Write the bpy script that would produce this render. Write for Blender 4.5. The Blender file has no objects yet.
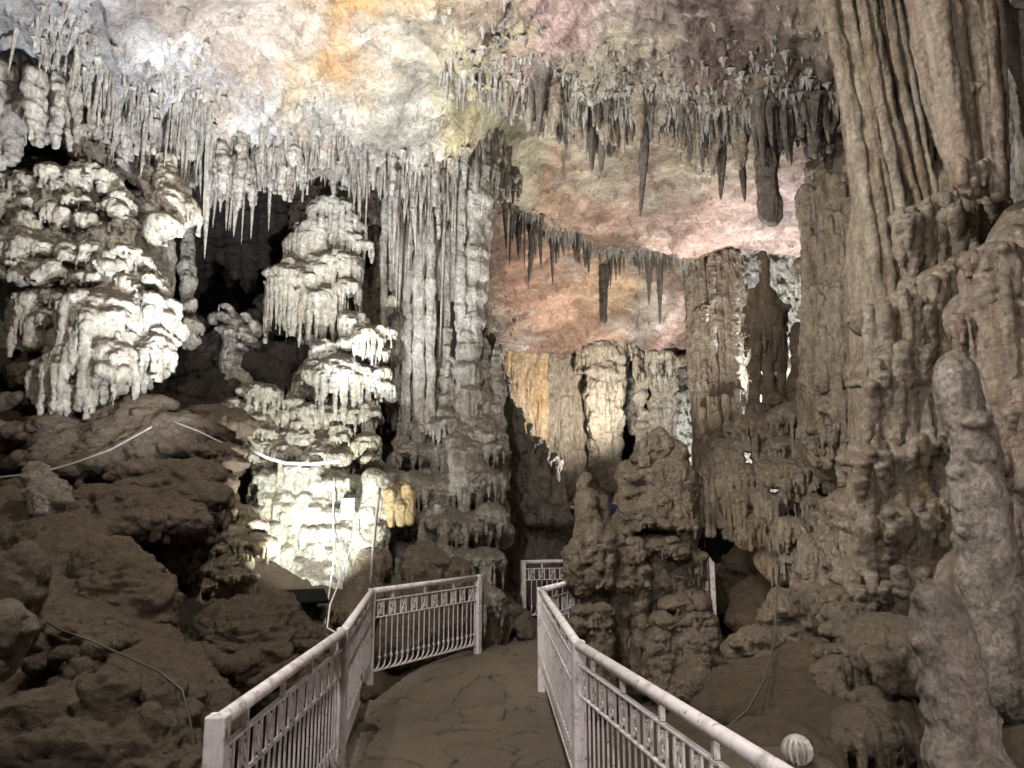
import bpy, math
import numpy as np
from mathutils import Vector

scene = bpy.context.scene
COL = scene.collection
QUAL = 1.0                                   # multiplies every voxel size
# ------------------------------------------------------------------ camera
PITCH = math.radians(9.9)
CS, SN = math.cos(PITCH), math.sin(PITCH)
FPX = 769.0
CAM = np.array([0.0, 0.0, 1.7])
cam_d = bpy.data.cameras.new('camera')
cam = bpy.data.objects.new('camera', cam_d)
COL.objects.link(cam)
cam.location = CAM
cam.rotation_euler = (math.radians(90) + PITCH, 0, 0)
cam_d.sensor_width = 36
cam_d.lens = FPX / 1024 * 36
cam_d.clip_end = 200
scene.camera = cam

def ray(px, py):
    cx, cy = (px - 512) / FPX, (384 - py) / FPX
    den = CS - cy * SN
    return np.array([cx / den, 1.0, (SN + cy * CS) / den])
def P(px, py, d):
    return CAM + ray(px, py) * d
def G(px, py, z):
    r = ray(px, py)
    return CAM + r * ((z - CAM[2]) / r[2])
def M(rp, d):
    return rp / FPX * d * 1.02

# ------------------------------------------------------------------ noise
_r = np.random.default_rng(11)
_PERM = np.concatenate([_r.permutation(256)] * 3).astype(np.int32)
_VAL = _r.uniform(-1, 1, 256).astype(np.float32)
def vnoise(p):
    i = np.floor(p).astype(np.int32)
    f = (p - i).astype(np.float32)
    u = f * f * (3 - 2 * f)
    i &= 255
    x0, y0, z0 = i[:, 0], i[:, 1], i[:, 2]
    x1, y1, z1 = (x0 + 1) & 255, (y0 + 1) & 255, (z0 + 1) & 255
    A0, A1 = _PERM[x0], _PERM[x1]
    B00, B01, B10, B11 = _PERM[A0 + y0], _PERM[A0 + y1], _PERM[A1 + y0], _PERM[A1 + y1]
    V = lambda b, z: _VAL[_PERM[b + z]]
    ux, uy, uz = u[:, 0], u[:, 1], u[:, 2]
    l = lambda a, b, t: a + (b - a) * t
    c0 = l(l(V(B00, z0), V(B10, z0), ux), l(V(B01, z0), V(B11, z0), ux), uy)
    c1 = l(l(V(B00, z1), V(B10, z1), ux), l(V(B01, z1), V(B11, z1), ux), uy)
    return l(c0, c1, uz)
def fbm(p, scale, octs=4, gain=.5, off=0.0, stretch=(1, 1, 1)):
    q = np.asarray(p, np.float32) * (np.array(stretch, np.float32) * scale) + off
    s = np.zeros(len(q), np.float32); a = 1.0
    for o in range(octs):
        s += a * vnoise(q); q = q * 2.03 + 17.3; a *= gain
    return s
def ridged(p, scale, octs=3, off=0.0, stretch=(1, 1, 1)):
    q = np.asarray(p, np.float32) * (np.array(stretch, np.float32) * scale) + off
    s = np.zeros(len(q), np.float32); a = 1.0
    for o in range(octs):
        s += a * (1 - 2 * np.abs(vnoise(q))); q = q * 2.1 + 9.1; a *= .5
    return s
def worley(p, scale, off=0.0):
    q = (np.asarray(p, np.float32) * scale + off).astype(np.float32)
    i = np.floor(q).astype(np.int32); f = q - i; i &= 255
    best = np.full(len(q), 9, np.float32)
    for dx in (-1, 0, 1):
        ax = _PERM[(i[:, 0] + dx) & 255]
        for dy in (-1, 0, 1):
            axy = _PERM[ax + ((i[:, 1] + dy) & 255)]
            for dz in (-1, 0, 1):
                h = _PERM[axy + ((i[:, 2] + dz) & 255)]
                x = dx + .5 + .45 * _VAL[h] - f[:, 0]; y = dy + .5 + .45 * _VAL[_PERM[h + 31]] - f[:, 1]; z = dz + .5 + .45 * _VAL[_PERM[h + 77]] - f[:, 2]
                best = np.minimum(best, x * x + y * y + z * z)
    return np.sqrt(best)
def sm(a, b, x):
    t = np.clip((x - a) / (b - a), 0, 1)
    return t * t * (3 - 2 * t)

# ------------------------------------------------------------------ object helpers
def mesh_np(name, verts, faces, smooth=True, col=None):
    verts = np.asarray(verts, np.float32); faces = np.asarray(faces, np.int32)
    n = faces.shape[1]
    me = bpy.data.meshes.new(name)
    me.vertices.add(len(verts)); me.vertices.foreach_set('co', verts.ravel())
    me.loops.add(faces.size); me.loops.foreach_set('vertex_index', faces.ravel())
    me.polygons.add(len(faces))
    me.polygons.foreach_set('loop_start', np.arange(0, faces.size, n, dtype=np.int32))
    me.polygons.foreach_set('use_smooth', np.full(len(faces), smooth))
    me.update(calc_edges=True)
    if col is not None:
        at = me.color_attributes.new('tint', 'FLOAT_COLOR', 'POINT')
        c4 = np.ones((len(verts), 4), np.float32); c4[:, :3] = col
        at.data.foreach_set('color', c4.ravel())
    return me
def link(name, me, mat=None, parent=None, loc=None):
    o = bpy.data.objects.new(name, me)
    COL.objects.link(o)
    if mat is not None and me is not None and not len(me.materials):
        me.materials.append(mat)
    if parent is not None: o.parent = parent
    if loc is not None: o.location = loc
    return o
def tag(o, label=None, cat=None, group=None, kind=None):
    if label: o['label'] = label
    if cat: o['category'] = cat
    if group: o['group'] = group
    if kind: o['kind'] = kind
    return o
def empty(name, loc=(0, 0, 0), rz=0):
    o = bpy.data.objects.new(name, None)
    COL.objects.link(o); o.location = loc; o.rotation_euler = (0, 0, rz); o.empty_display_size = .1
    return o

class MB:
    """collects quads/tris for small man-made pieces"""
    def __init__(s): s.v = []; s.f = []
    def box(s, lo, hi, bev=0.0):
        lo = np.array(lo, float); hi = np.array(hi, float)
        b = min(bev, *( (hi - lo) * .45))
        if b <= 0:
            k = len(s.v)
            for z in (lo[2], hi[2]):
                s.v += [(lo[0], lo[1], z), (hi[0], lo[1], z), (hi[0], hi[1], z), (lo[0], hi[1], z)]
            s.f += [tuple(k + i for i in q) for q in ((3, 2, 1, 0), (4, 5, 6, 7), (0, 1, 5, 4), (1, 2, 6, 5), (2, 3, 7, 6), (3, 0, 4, 7))]
            return s
        def ring(z, ins):
            x0, y0, x1, y1 = lo[0] + ins, lo[1] + ins, hi[0] - ins, hi[1] - ins
            return [(x0 + b, y0, z), (x1 - b, y0, z), (x1, y0 + b, z), (x1, y1 - b, z), (x1 - b, y1, z), (x0 + b, y1, z), (x0, y1 - b, z), (x0, y0 + b, z)]
        k = len(s.v)
        for z, ins in ((lo[2], b * .7), (lo[2] + b, 0), (hi[2] - b, 0), (hi[2], b * .7)): s.v += ring(z, ins)
        for r in range(3):
            for i in range(8):
                j = (i + 1) % 8
                s.f.append((k + r * 8 + i, k + r * 8 + j, k + r * 8 + 8 + j, k + r * 8 + 8 + i))
        s.f.append(tuple(k + i for i in range(7, -1, -1))); s.f.append(tuple(k + 24 + i for i in range(8)))
        return s
    def tube(s, pts, rad, seg=8, cap=True):
        pts = [np.array(p, float) for p in pts]
        rad = [rad] * len(pts) if np.isscalar(rad) else list(rad)
        k = len(s.v); up = None
        for i, p in enumerate(pts):
            t = pts[min(i + 1, len(pts) - 1)] - pts[max(i - 1, 0)]
            t = t / (np.linalg.norm(t) + 1e-9)
            if up is None:
                up = np.array([0, 0, 1.0]) if abs(t[2]) < .9 else np.array([1.0, 0, 0])
            a = np.cross(t, up); a /= np.linalg.norm(a) + 1e-9
            b = np.cross(a, t); up = b
            for j in range(seg):
                an = 2 * math.pi * j / seg
                s.v.append(tuple(p + rad[i] * (math.cos(an) * a + math.sin(an) * b)))
        for i in range(len(pts) - 1):
            for j in range(seg):
                q = (j + 1) % seg
                s.f.append((k + i * seg + j, k + i * seg + q, k + (i + 1) * seg + q, k + (i + 1) * seg + j))
        if cap:
            s.f.append(tuple(k + j for j in range(seg - 1, -1, -1)))
            e = k + (len(pts) - 1) * seg
            s.f.append(tuple(e + j for j in range(seg)))
        return s
    def mesh(s, name, smooth=False):
        me = bpy.data.meshes.new(name)
        me.from_pydata([tuple(map(float, v)) for v in s.v], [], s.f)
        if smooth:
            me.polygons.foreach_set('use_smooth', [len(p.vertices) == 4 for p in me.polygons])
        me.update()
        return me

# ------------------------------------------------------------------ signed-distance solids
class Vol:
    def __init__(s, seed=0):
        s.ops = []; s.rng = np.random.default_rng(seed)
    def cap(s, a, b, ra, rb, k=.05, cut=False):
        s.ops.append(('c', np.array(a, float), np.array(b, float), ra, rb, k, cut))
    def ell(s, c, r, k=.08, cut=False):
        r = np.array([r] * 3 if np.isscalar(r) else r, float)
        s.ops.append(('e', np.array(c, float), r, k, cut))
    def bounds(s):
        lo = np.full(3, 1e9); hi = -lo
        for o in s.ops:
            if o[-1]: continue
            if o[0] == 'c':
                r = max(o[3], o[4]); l = np.minimum(o[1], o[2]) - r; h = np.maximum(o[1], o[2]) + r
            else:
                l, h = o[1] - o[2], o[1] + o[2]
            lo = np.minimum(lo, l); hi = np.maximum(hi, h)
        return lo, hi
    def grid(s, h):
        lo, hi = s.bounds(); lo = lo - 4 * h; hi = hi + 4 * h
        n = np.ceil((hi - lo) / h).astype(int) + 1
        D = np.full(n, 1.0, np.float32)
        for o in s.ops:
            k = o[-2]
            if o[0] == 'c':
                r = max(o[3], o[4]); l = np.minimum(o[1], o[2]) - r; u = np.maximum(o[1], o[2]) + r
            else:
                l, u = o[1] - o[2], o[1] + o[2]
            pad = k + 2.5 * h
            i0 = np.maximum(np.floor((l - pad - lo) / h).astype(int), 0)
            i1 = np.minimum(np.ceil((u + pad - lo) / h).astype(int) + 1, n)
            if (i1 <= i0).any(): continue
            X = (lo[0] + h * np.arange(i0[0], i1[0])).astype(np.float32)[:, None, None]
            Y = (lo[1] + h * np.arange(i0[1], i1[1])).astype(np.float32)[None, :, None]
            Z = (lo[2] + h * np.arange(i0[2], i1[2])).astype(np.float32)[None, None, :]
            if o[0] == 'c':
                a, b, ra, rb = o[1:5]
                ab = b - a; L2 = float(ab @ ab) + 1e-9
                x, y, z = X - np.float32(a[0]), Y - np.float32(a[1]), Z - np.float32(a[2])
                t = np.clip((x * ab[0] + y * ab[1] + z * ab[2]) / L2, 0, 1).astype(np.float32)
                d = np.sqrt((x - t * ab[0]) ** 2 + (y - t * ab[1]) ** 2 + (z - t * ab[2]) ** 2) - (ra + (rb - ra) * t)
            else:
                c, r = o[1], o[2]
                x, y, z = (X - c[0]) / r[0], (Y - c[1]) / r[1], (Z - c[2]) / r[2]
                k0 = np.sqrt(x * x + y * y + z * z)
                k1 = np.sqrt((x / r[0]) ** 2 + (y / r[1]) ** 2 + (z / r[2]) ** 2) + 1e-6
                d = k0 * (k0 - 1) / k1
            d = d.astype(np.float32)
            S = D[i0[0]:i1[0], i0[1]:i1[1], i0[2]:i1[2]]
            if o[-1]:
                d = -d
                hh = np.maximum(k - np.abs(S - d), 0) / max(k, 1e-6)
                S[...] = np.maximum(S, d) + hh * hh * k * .25
            else:
                hh = np.maximum(k - np.abs(S - d), 0) / max(k, 1e-6)
                S[...] = np.minimum(S, d) - hh * hh * k * .25
        D[0], D[-1] = 1, 1; D[:, 0], D[:, -1] = 1, 1; D[:, :, 0], D[:, :, -1] = 1, 1
        return D, lo
    def surface(s, h):
        D, lo = s.grid(h)
        ins = D < 0
        nx, ny, nz = D.shape
        cnt = np.zeros((nx - 1, ny - 1, nz - 1), np.int8)
        for dx in (0, 1):
            for dy in (0, 1):
                for dz in (0, 1):
                    cnt += ins[dx:nx - 1 + dx, dy:ny - 1 + dy, dz:nz - 1 + dz]
        I, J, K = np.nonzero((cnt > 0) & (cnt < 8))
        idx = np.full(cnt.shape, -1, np.int32); idx[I, J, K] = np.arange(len(I))
        acc = np.zeros((len(I), 3), np.float32); num = np.zeros(len(I), np.float32)
        for ax in range(3):
            o1, o2 = [q for q in range(3) if q != ax]
            for u in (0, 1):
                for v in (0, 1):
                    off = [0, 0, 0]; off[o1] = u; off[o2] = v
                    a = D[I + off[0], J + off[1], K + off[2]]
                    off2 = list(off); off2[ax] = 1
                    b = D[I + off2[0], J + off2[1], K + off2[2]]
                    m = (a < 0) != (b < 0)
                    t = np.where(m, a / np.where(m, a - b, 1), 0)
                    acc[m, o1] += off[o1]; acc[m, o2] += off[o2]; acc[:, ax] += t
                    num += m
        V = (np.stack([I, J, K], 1) + acc / num[:, None]) * h + lo
        F = []
        for ax in range(3):
            o1, o2 = [(1, 2), (2, 0), (0, 1)][ax]
            A = ins.take(range(0, D.shape[ax] - 1), ax); B = ins.take(range(1, D.shape[ax]), ax)
            E = np.stack(np.nonzero(A != B), 1)
            E = E[(E[:, o1] > 0) & (E[:, o2] > 0) & (E[:, o1] < D.shape[o1] - 1) & (E[:, o2] < D.shape[o2] - 1)]
            flip = ~A[E[:, 0], E[:, 1], E[:, 2]]
            q = []
            for u, v in ((1, 1), (0, 1), (0, 0), (1, 0)):
                e = E.copy(); e[:, o1] -= u; e[:, o2] -= v
                q.append(idx[e[:, 0], e[:, 1], e[:, 2]])
            q = np.stack(q, 1); q[flip] = q[flip][:, ::-1]
            F.append(q)
        F = np.concatenate(F); F = F[(F >= 0).all(1)]
        return V.astype(np.float32), F
def vnormals(V, F):
    n = np.cross(V[F[:, 2]] - V[F[:, 0]], V[F[:, 3]] - V[F[:, 1]])
    N = np.zeros_like(V)
    for c in range(4):
        for a in range(3):
            N[:, a] += np.bincount(F[:, c], n[:, a], len(V))
    return N / (np.linalg.norm(N, axis=1, keepdims=True) + 1e-9)

def solid(name, vol, h, mat, label, cat, disp=.03, flow=.015, dscale=5.0, group=None, kind=None, knob=(.008, 12), pop=.006, crag=0.0):
    """mesh a Vol, roughen it, and link it as one thing with its origin at its base"""
    V, F = vol.surface(h * QUAL)
    N = vnormals(V, F)
    Vw = V + .035 * np.stack([fbm(V, 6, 2, .5, o) for o in (1.7, 8.3, 5.9)], 1)
    d = disp * fbm(V, dscale, 5, .6, 3.1)
    if knob:
        d += knob[0] * (np.sqrt(np.clip(1.05 - worley(Vw, knob[1], 2.2) ** 2, 0, 1)) - .6)
        if pop: d += pop * (np.sqrt(np.clip(1.05 - worley(Vw, knob[1] * 2.6, 4.4) ** 2, 0, 1)) - .6) * sm(-.5, .4, fbm(V, 1.6, 2, .5, 6.1))
    if crag:
        d += crag * 1.3 * (np.abs(fbm(Vw, 4.2, 4, .55, 6.2, (1, 1, 1.6))) - .35)
        d += crag * (ridged(Vw, 1.7, 6, 3.3, (1, 1, 2.4)) - .6) + crag * .35 * ridged(V, 9, 3, 1.1, (1, 1, 1.8))
    if flow:
        steep = 1 - np.abs(N[:, 2])
        d += flow * steep * ridged(V, 13, 2, 5.5, (1, 1, .12))
        d += flow * .5 * steep * ridged(V, 29, 2, 2.5, (1, 1, .07))
    V = V + N * d[:, None]
    base = np.array([V[:, 0].mean(), V[:, 1].mean(), V[:, 2].min()], np.float32)
    me = mesh_np(name, V - base, F)
    o = link(name, me, mat, loc=base)
    return tag(o, label, cat, group, kind or 'thing')

def lump(V, c, r, k=None, sub=2, drips=0, flat=.8, front=True, dl=(.5, 1.5)):
    """flowstone lobe: a rounded cap with smaller knobs on it; drip ridges run down its face and hang under its rim"""
    g = V.rng
    e = np.array([r * g.uniform(.8, 1.25), r * g.uniform(.8, 1.1), r * flat * g.uniform(.75, 1.2)])
    V.ell(c, e, k or r * .22)
    if sub:
        for _ in range(8 if sub > 1 else 5):
            th = g.uniform(-math.pi, 0) + g.normal(0, .25) if front else g.uniform(0, 6.283)
            ph = g.uniform(-.7, .95)
            dv = np.array([math.cos(th) * math.cos(ph), math.sin(th) * math.cos(ph), math.sin(ph)])
            lump(V, c + dv * e * .85, r * g.uniform(.2, .4), r * .07, sub - 1, (5 if drips > 5 else 0), g.uniform(.6, 1.0), front)
    for _ in range(int(drips * 1.7)):
        th = g.uniform(-math.pi - .3, .3) if front else g.uniform(0, 6.283)
        h = g.uniform(-.35, .45); q = math.sqrt(1 - h * h)
        a = c + np.array([math.cos(th) * q, math.sin(th) * q, h]) * e
        o = c + np.array([math.cos(th), math.sin(th), -.25]) * e * 1.02
        L = r * g.uniform(*dl)
        w = r * g.uniform(.055, .12)
        b = o + np.array([g.normal(0, .03) * L, g.normal(0, .03) * L, -L])
        V.cap(a, o, w * .8, w, w * .5); V.cap(o, b, w, w * .3, w * .5)
def lobes(V, spec, drips=7, sub=2, flat=.8, dd=.15, push=.6, dl=(.5, 1.6)):
    for s in spec:
        px, py, d, rp = s[:4]
        dr = s[4] if len(s) > 4 else drips
        d = d + V.rng.uniform(-dd, dd); r = M(rp, d)
        c = P(px, py, d); c[1] += r * push
        lump(V, c, r, None, sub, dr, flat, dl=dl)
def fill(V, poly, depth, n, rr, drips=5, sub=1, flat=.8, push=.5):
    poly = np.array(poly, float); g = V.rng
    lo, hi = poly.min(0), poly.max(0); k = 0
    while k < n:
        p = g.uniform(lo, hi)
        c = False
        for i in range(len(poly)):
            (x1, y1), (x2, y2) = poly[i], poly[i - 1]
            if (y1 > p[1]) != (y2 > p[1]) and p[0] < (x2 - x1) * (p[1] - y1) / (y2 - y1) + x1: c = not c
        if not c: continue
        k += 1
        d = depth(p[0], p[1]); r = M(g.uniform(*rr), d)
        q = P(p[0], p[1], d); q[1] += r * push
        V.cap(q + np.array([0, r * .3, 0]), q + np.array([0, .4, -.05]), r * .75, r * .95, r * .3)
        lump(V, q, r, None, sub, drips, flat * g.uniform(.75, 1.2))
def strand(V, pts, rads, k=.04, wob=0.0, nsub=5):
    """a chain of tapered pieces through (px,py,d) points, radii in pixels"""
    W = [P(*p) for p in pts]; R = [M(r, p[2]) for r, p in zip(rads, pts)]
    for i in range(len(W) - 1):
        prev, pr = W[i], R[i]
        for q in range(1, nsub + 1):
            t = q / nsub
            c = W[i] * (1 - t) + W[i + 1] * t; r = R[i] * (1 - t) + R[i + 1] * t
            if wob:
                c = c + V.rng.normal(0, wob * r, 3) * np.array([1, 1, .3]); r = r * V.rng.uniform(1 - wob, 1 + wob)
            V.cap(prev, c, pr, r, k)
            prev, pr = c, r
def curtain(V, top, bot, n, rad, k=.02, jit=.15, lenj=.1, taper=.6, wob=.12):
    """n vertical folds between two pixel polylines"""
    top = np.array(top, float); bot = np.array(bot, float); g = V.rng
    def at(pl, t):
        s = t * (len(pl) - 1); i = min(int(s), len(pl) - 2); f = s - i
        return pl[i] * (1 - f) + pl[i + 1] * f
    for j in range(n):
        t = np.clip((j + .5 + g.uniform(-jit, jit) * 2) / n, 0, 1)
        a, b = at(top, t).copy(), at(bot, t).copy()
        b = a + (b - a) * (1 - abs(g.normal(0, lenj)))
        r = rad * g.uniform(.6, 1.35)
        m = (a + b) / 2; m[0] += g.normal(0, .25) * rad; m[2] += g.normal(0, .03)
        a[2] += g.normal(0, .04); b[2] += g.normal(0, .04)
        a[1] += g.normal(0, 1.0) * min(9, .12 * abs(b[1] - a[1]))
        strand(V, [a, m, b], [r, r * .9, r * taper], k, wob, 4)

# ------------------------------------------------------------------ materials
def new_mat(name):
    m = bpy.data.materials.new(name); m.use_nodes = True
    nt = m.node_tree
    return m, nt, nt.nodes['Principled BSDF']
class NT:
    def __init__(s, nt): s.nt = nt
    def n(s, t, **kw):
        x = s.nt.nodes.new(t)
        for k, v in kw.items():
            if k in ('operation', 'blend_type', 'data_type', 'feature', 'distance', 'attribute_name', 'noise_dimensions', 'voronoi_dimensions'): setattr(x, k, v)
            else: x.inputs[k.replace('_', ' ')].default_value = v
        return x
    def l(s, a, b): s.nt.links.new(a, b)
    def noise(s, vec, scale, detail=5, rough=.6, dist=0):
        x = s.n('ShaderNodeTexNoise'); s.l(vec, x.inputs['Vector'])
        x.inputs['Scale'].default_value = scale; x.inputs['Detail'].default_value = detail
        x.inputs['Roughness'].default_value = rough; x.inputs['Distortion'].default_value = dist
        return x.outputs['Fac']
    def ramp(s, fac, a, b, lo=(0, 0, 0, 1), hi=(1, 1, 1, 1)):
        x = s.n('ShaderNodeValToRGB'); s.l(fac, x.inputs['Fac'])
        e = x.color_ramp.elements
        e[0].position, e[1].position = a, b; e[0].color, e[1].color = lo, hi
        return x.outputs['Color']
    def mix(s, fac, a, b, mode='MIX'):
        x = s.n('ShaderNodeMix'); x.data_type = 'RGBA'; x.blend_type = mode
        for v, i in ((fac, 0), (a, 6), (b, 7)):
            if hasattr(v, 'is_output'): s.l(v, x.inputs[i])
            elif i == 0: x.inputs[0].default_value = v
            else: x.inputs[i].default_value = (*v, 1)
        return x.outputs[2]
    def math(s, op, a, b=None, c=None):
        x = s.n('ShaderNodeMath'); x.operation = op
        for i, v in enumerate((a, b, c)):
            if v is None: continue
            if hasattr(v, 'is_output'): s.l(v, x.inputs[i])
            else: x.inputs[i].default_value = v
        return x.outputs[0]
    def stretch(s, vec, sc):
        x = s.n('ShaderNodeVectorMath'); x.operation = 'MULTIPLY'; s.l(vec, x.inputs[0]); x.inputs[1].default_value = sc
        return x.outputs[0]
    def bump(s, h, dist, strength=1.0, prev=None):
        x = s.n('ShaderNodeBump'); s.l(h, x.inputs['Height'])
        x.inputs['Distance'].default_value = dist; x.inputs['Strength'].default_value = strength
        if prev: s.l(prev, x.inputs['Normal'])
        return x.outputs['Normal']

def flow_mat(name, a, b, stain, dust, dust_amt=.8, dark=.0, rough=.55, bump=.03, popcorn=.6, tintcol=None):
    """flowstone: two mineral tones, vertical drip stains, dust lying on upward faces, grainy bump"""
    m, nt, bs = new_mat(name); N = NT(nt)
    geo = N.n('ShaderNodeNewGeometry'); pos = geo.outputs['Position']
    big = N.ramp(N.noise(pos, 1.1, 5, .6, .4), .35, .66)
    c = N.mix(big, a, b)
    st = N.noise(N.stretch(pos, (9, 9, .9)), 1.0, 5, .6)
    c = N.mix(N.ramp(st, .47, .72), c, stain)
    fine = N.noise(pos, 24, 8, .72)
    c = N.mix(.55, c, N.ramp(fine, .33, .67, (.28, .26, .24, 1), (1.4, 1.4, 1.4, 1)), 'MULTIPLY')
    mid = N.noise(N.stretch(pos, (1, 1, .5)), 9, 7, .7)
    c = N.mix(.6, c, N.ramp(mid, .36, .64, (.45, .42, .39, 1), (1.25, 1.25, 1.25, 1)), 'MULTIPLY')
    spk = N.ramp(N.noise(pos, 7, 6, .7), .52, .70)
    c = N.mix(N.math('MULTIPLY', spk, dark), c, (.05, .045, .04))
    sep = N.n('ShaderNodeSeparateXYZ'); N.l(geo.outputs['Normal'], sep.inputs[0])
    up = N.math('ADD', sep.outputs[2], N.math('MULTIPLY', N.math('SUBTRACT', N.noise(pos, 5, 6, .65), .5), 1.1))
    x = N.n('ShaderNodeMapRange'); x.interpolation_type = 'SMOOTHSTEP'
    N.l(up, x.inputs[0]); x.inputs[1].default_value = .22; x.inputs[2].default_value = .62; x.inputs[4].default_value = dust_amt
    c = N.mix(x.outputs[0], c, N.mix(.6, dust, N.ramp(fine, .2, .8, (.5, .5, .5, 1), (1.2, 1.2, 1.2, 1)), 'MULTIPLY'))
    N.l(c, bs.inputs['Base Color'])
    bs.inputs['Specular IOR Level'].default_value = .45
    r = N.ramp(N.noise(pos, 3, 4), .3, .7, (rough - .18,) * 3 + (1,), (rough + .15,) * 3 + (1,))
    N.l(r, bs.inputs['Roughness'])
    vo = N.n('ShaderNodeTexVoronoi'); vo.feature = 'SMOOTH_F1'; N.l(pos, vo.inputs['Vector']); vo.inputs['Scale'].default_value = 26
    b1 = N.bump(N.noise(N.stretch(pos, (1, 1, .55)), 9, 9, .68), bump * 3.0, 1.0)
    b2 = N.bump(N.math('SUBTRACT', 1.0, vo.outputs['Distance']), bump * popcorn * 1.2, 1, b1)
    b3 = N.bump(N.noise(pos, 42, 7, .7), bump * .9, 1, b2)
    N.l(b3, bs.inputs['Normal'])
    return m

def rock_mat(name, attr=True, base=(.2, .16, .12), alt=(.3, .25, .2), dustc=None, bump=.05, rough=.85):
    m, nt, bs = new_mat(name); N = NT(nt)
    geo = N.n('ShaderNodeNewGeometry'); pos = geo.outputs['Position']
    if attr:
        a = N.n('ShaderNodeAttribute'); a.attribute_name = 'tint'; c = a.outputs['Color']
        v = N.noise(N.stretch(pos, (1, 1.8, 1)), 1.6, 10, .68, .5)
        c = N.mix(.75, c, N.ramp(v, .33, .67, (.45, .38, .34, 1), (1.35, 1.35, 1.35, 1)), 'MULTIPLY')
        w = N.noise(N.stretch(pos, (1, 2.4, 1)), 1.9, 10, .72, .4)
        c = N.mix(N.ramp(w, .56, .68), c, N.mix(.5, c, (.62, .57, .50)))
        ck = N.noise(N.stretch(pos, (1, 2.2, 1)), 1.2, 8, .55, .8)
        line = N.ramp(N.math('ABSOLUTE', N.math('SUBTRACT', ck, .5)), .0, .012, (1, 1, 1, 1), (0, 0, 0, 1))
        c = N.mix(N.math('MULTIPLY', line, .4), c, (.06, .048, .042))
        spk = N.ramp(N.noise(pos, 13, 7, .72), .60, .68)
        c = N.mix(N.math('MULTIPLY', spk, .5), c, (.13, .11, .095))
    else:
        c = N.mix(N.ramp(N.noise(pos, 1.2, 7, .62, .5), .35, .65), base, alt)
        if dustc:
            sep = N.n('ShaderNodeSeparateXYZ'); N.l(geo.outputs['Normal'], sep.inputs[0])
            up = N.math('ADD', sep.outputs[2], N.math('MULTIPLY', N.math('SUBTRACT', N.noise(pos, 4, 6, .65), .5), .9))
            c = N.mix(N.ramp(up, .45, .85), c, dustc)
    fine = N.noise(pos, 17, 9, .76)
    c = N.mix(.42, c, N.ramp(fine, .36, .64, (.33, .31, .30, 1), (1.3, 1.3, 1.3, 1)), 'MULTIPLY')
    N.l(c, bs.inputs['Base Color'])
    bs.inputs['Roughness'].default_value = rough; bs.inputs['Specular IOR Level'].default_value = .25
    b1 = N.bump(N.noise(N.stretch(pos, (1, 1.5, 1)), 2.4 if attr else 3.0, 10, .62, .5), bump * (4.2 if attr else 4), 1)
    b1 = N.bump(N.noise(N.stretch(pos, (1, 1, 1.7)), 10, 9, .66, .5), bump * (.9 if attr else 2.2), 1, b1)
    b2 = N.bump(N.noise(pos, 34, 8, .72), bump * (.35 if attr else .8), 1, b1)
    N.l(b2, bs.inputs['Normal'])
    return m

def paint_mat(name, col, dirt=(.16, .12, .09), rough=.45):
    m, nt, bs = new_mat(name); N = NT(nt)
    pos = N.n('ShaderNodeNewGeometry').outputs['Position']
    d = N.ramp(N.noise(pos, 13, 9, .75), .50, .70)
    c = N.mix(N.noise(pos, 5, 4), tuple(x * .86 for x in col), col)
    c = N.mix(N.math('MULTIPLY', d, .75), c, dirt)
    rust = N.ramp(N.noise(pos, 27, 6, .7), .60, .64)
    c = N.mix(N.math('MULTIPLY', rust, .85), c, (.10, .055, .03))
    streak = N.ramp(N.noise(N.stretch(pos, (22, 22, 3)), 1.0, 6, .7), .5, .75)
    c = N.mix(N.math('MULTIPLY', streak, .35), c, (.30, .26, .22))
    N.l(c, bs.inputs['Base Color'])
    N.l(N.ramp(N.noise(pos, 12, 5), .3, .7, (rough - .1,) * 3 + (1,), (rough + .25,) * 3 + (1,)), bs.inputs['Roughness'])
    N.l(N.bump(N.noise(pos, 70, 5, .7), .003, .7), bs.inputs['Normal'])
    return m
def plain_mat(name, col, rough=.6, metal=0.0):
    m, nt, bs = new_mat(name); N = NT(nt)
    pos = N.n('ShaderNodeNewGeometry').outputs['Position']
    c = N.mix(N.ramp(N.noise(pos, 30, 5), .3, .7), tuple(x * .75 for x in col), tuple(min(1, x * 1.15) for x in col))
    N.l(c, bs.inputs['Base Color']); bs.inputs['Roughness'].default_value = rough; bs.inputs['Metallic'].default_value = metal
    return m
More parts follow.
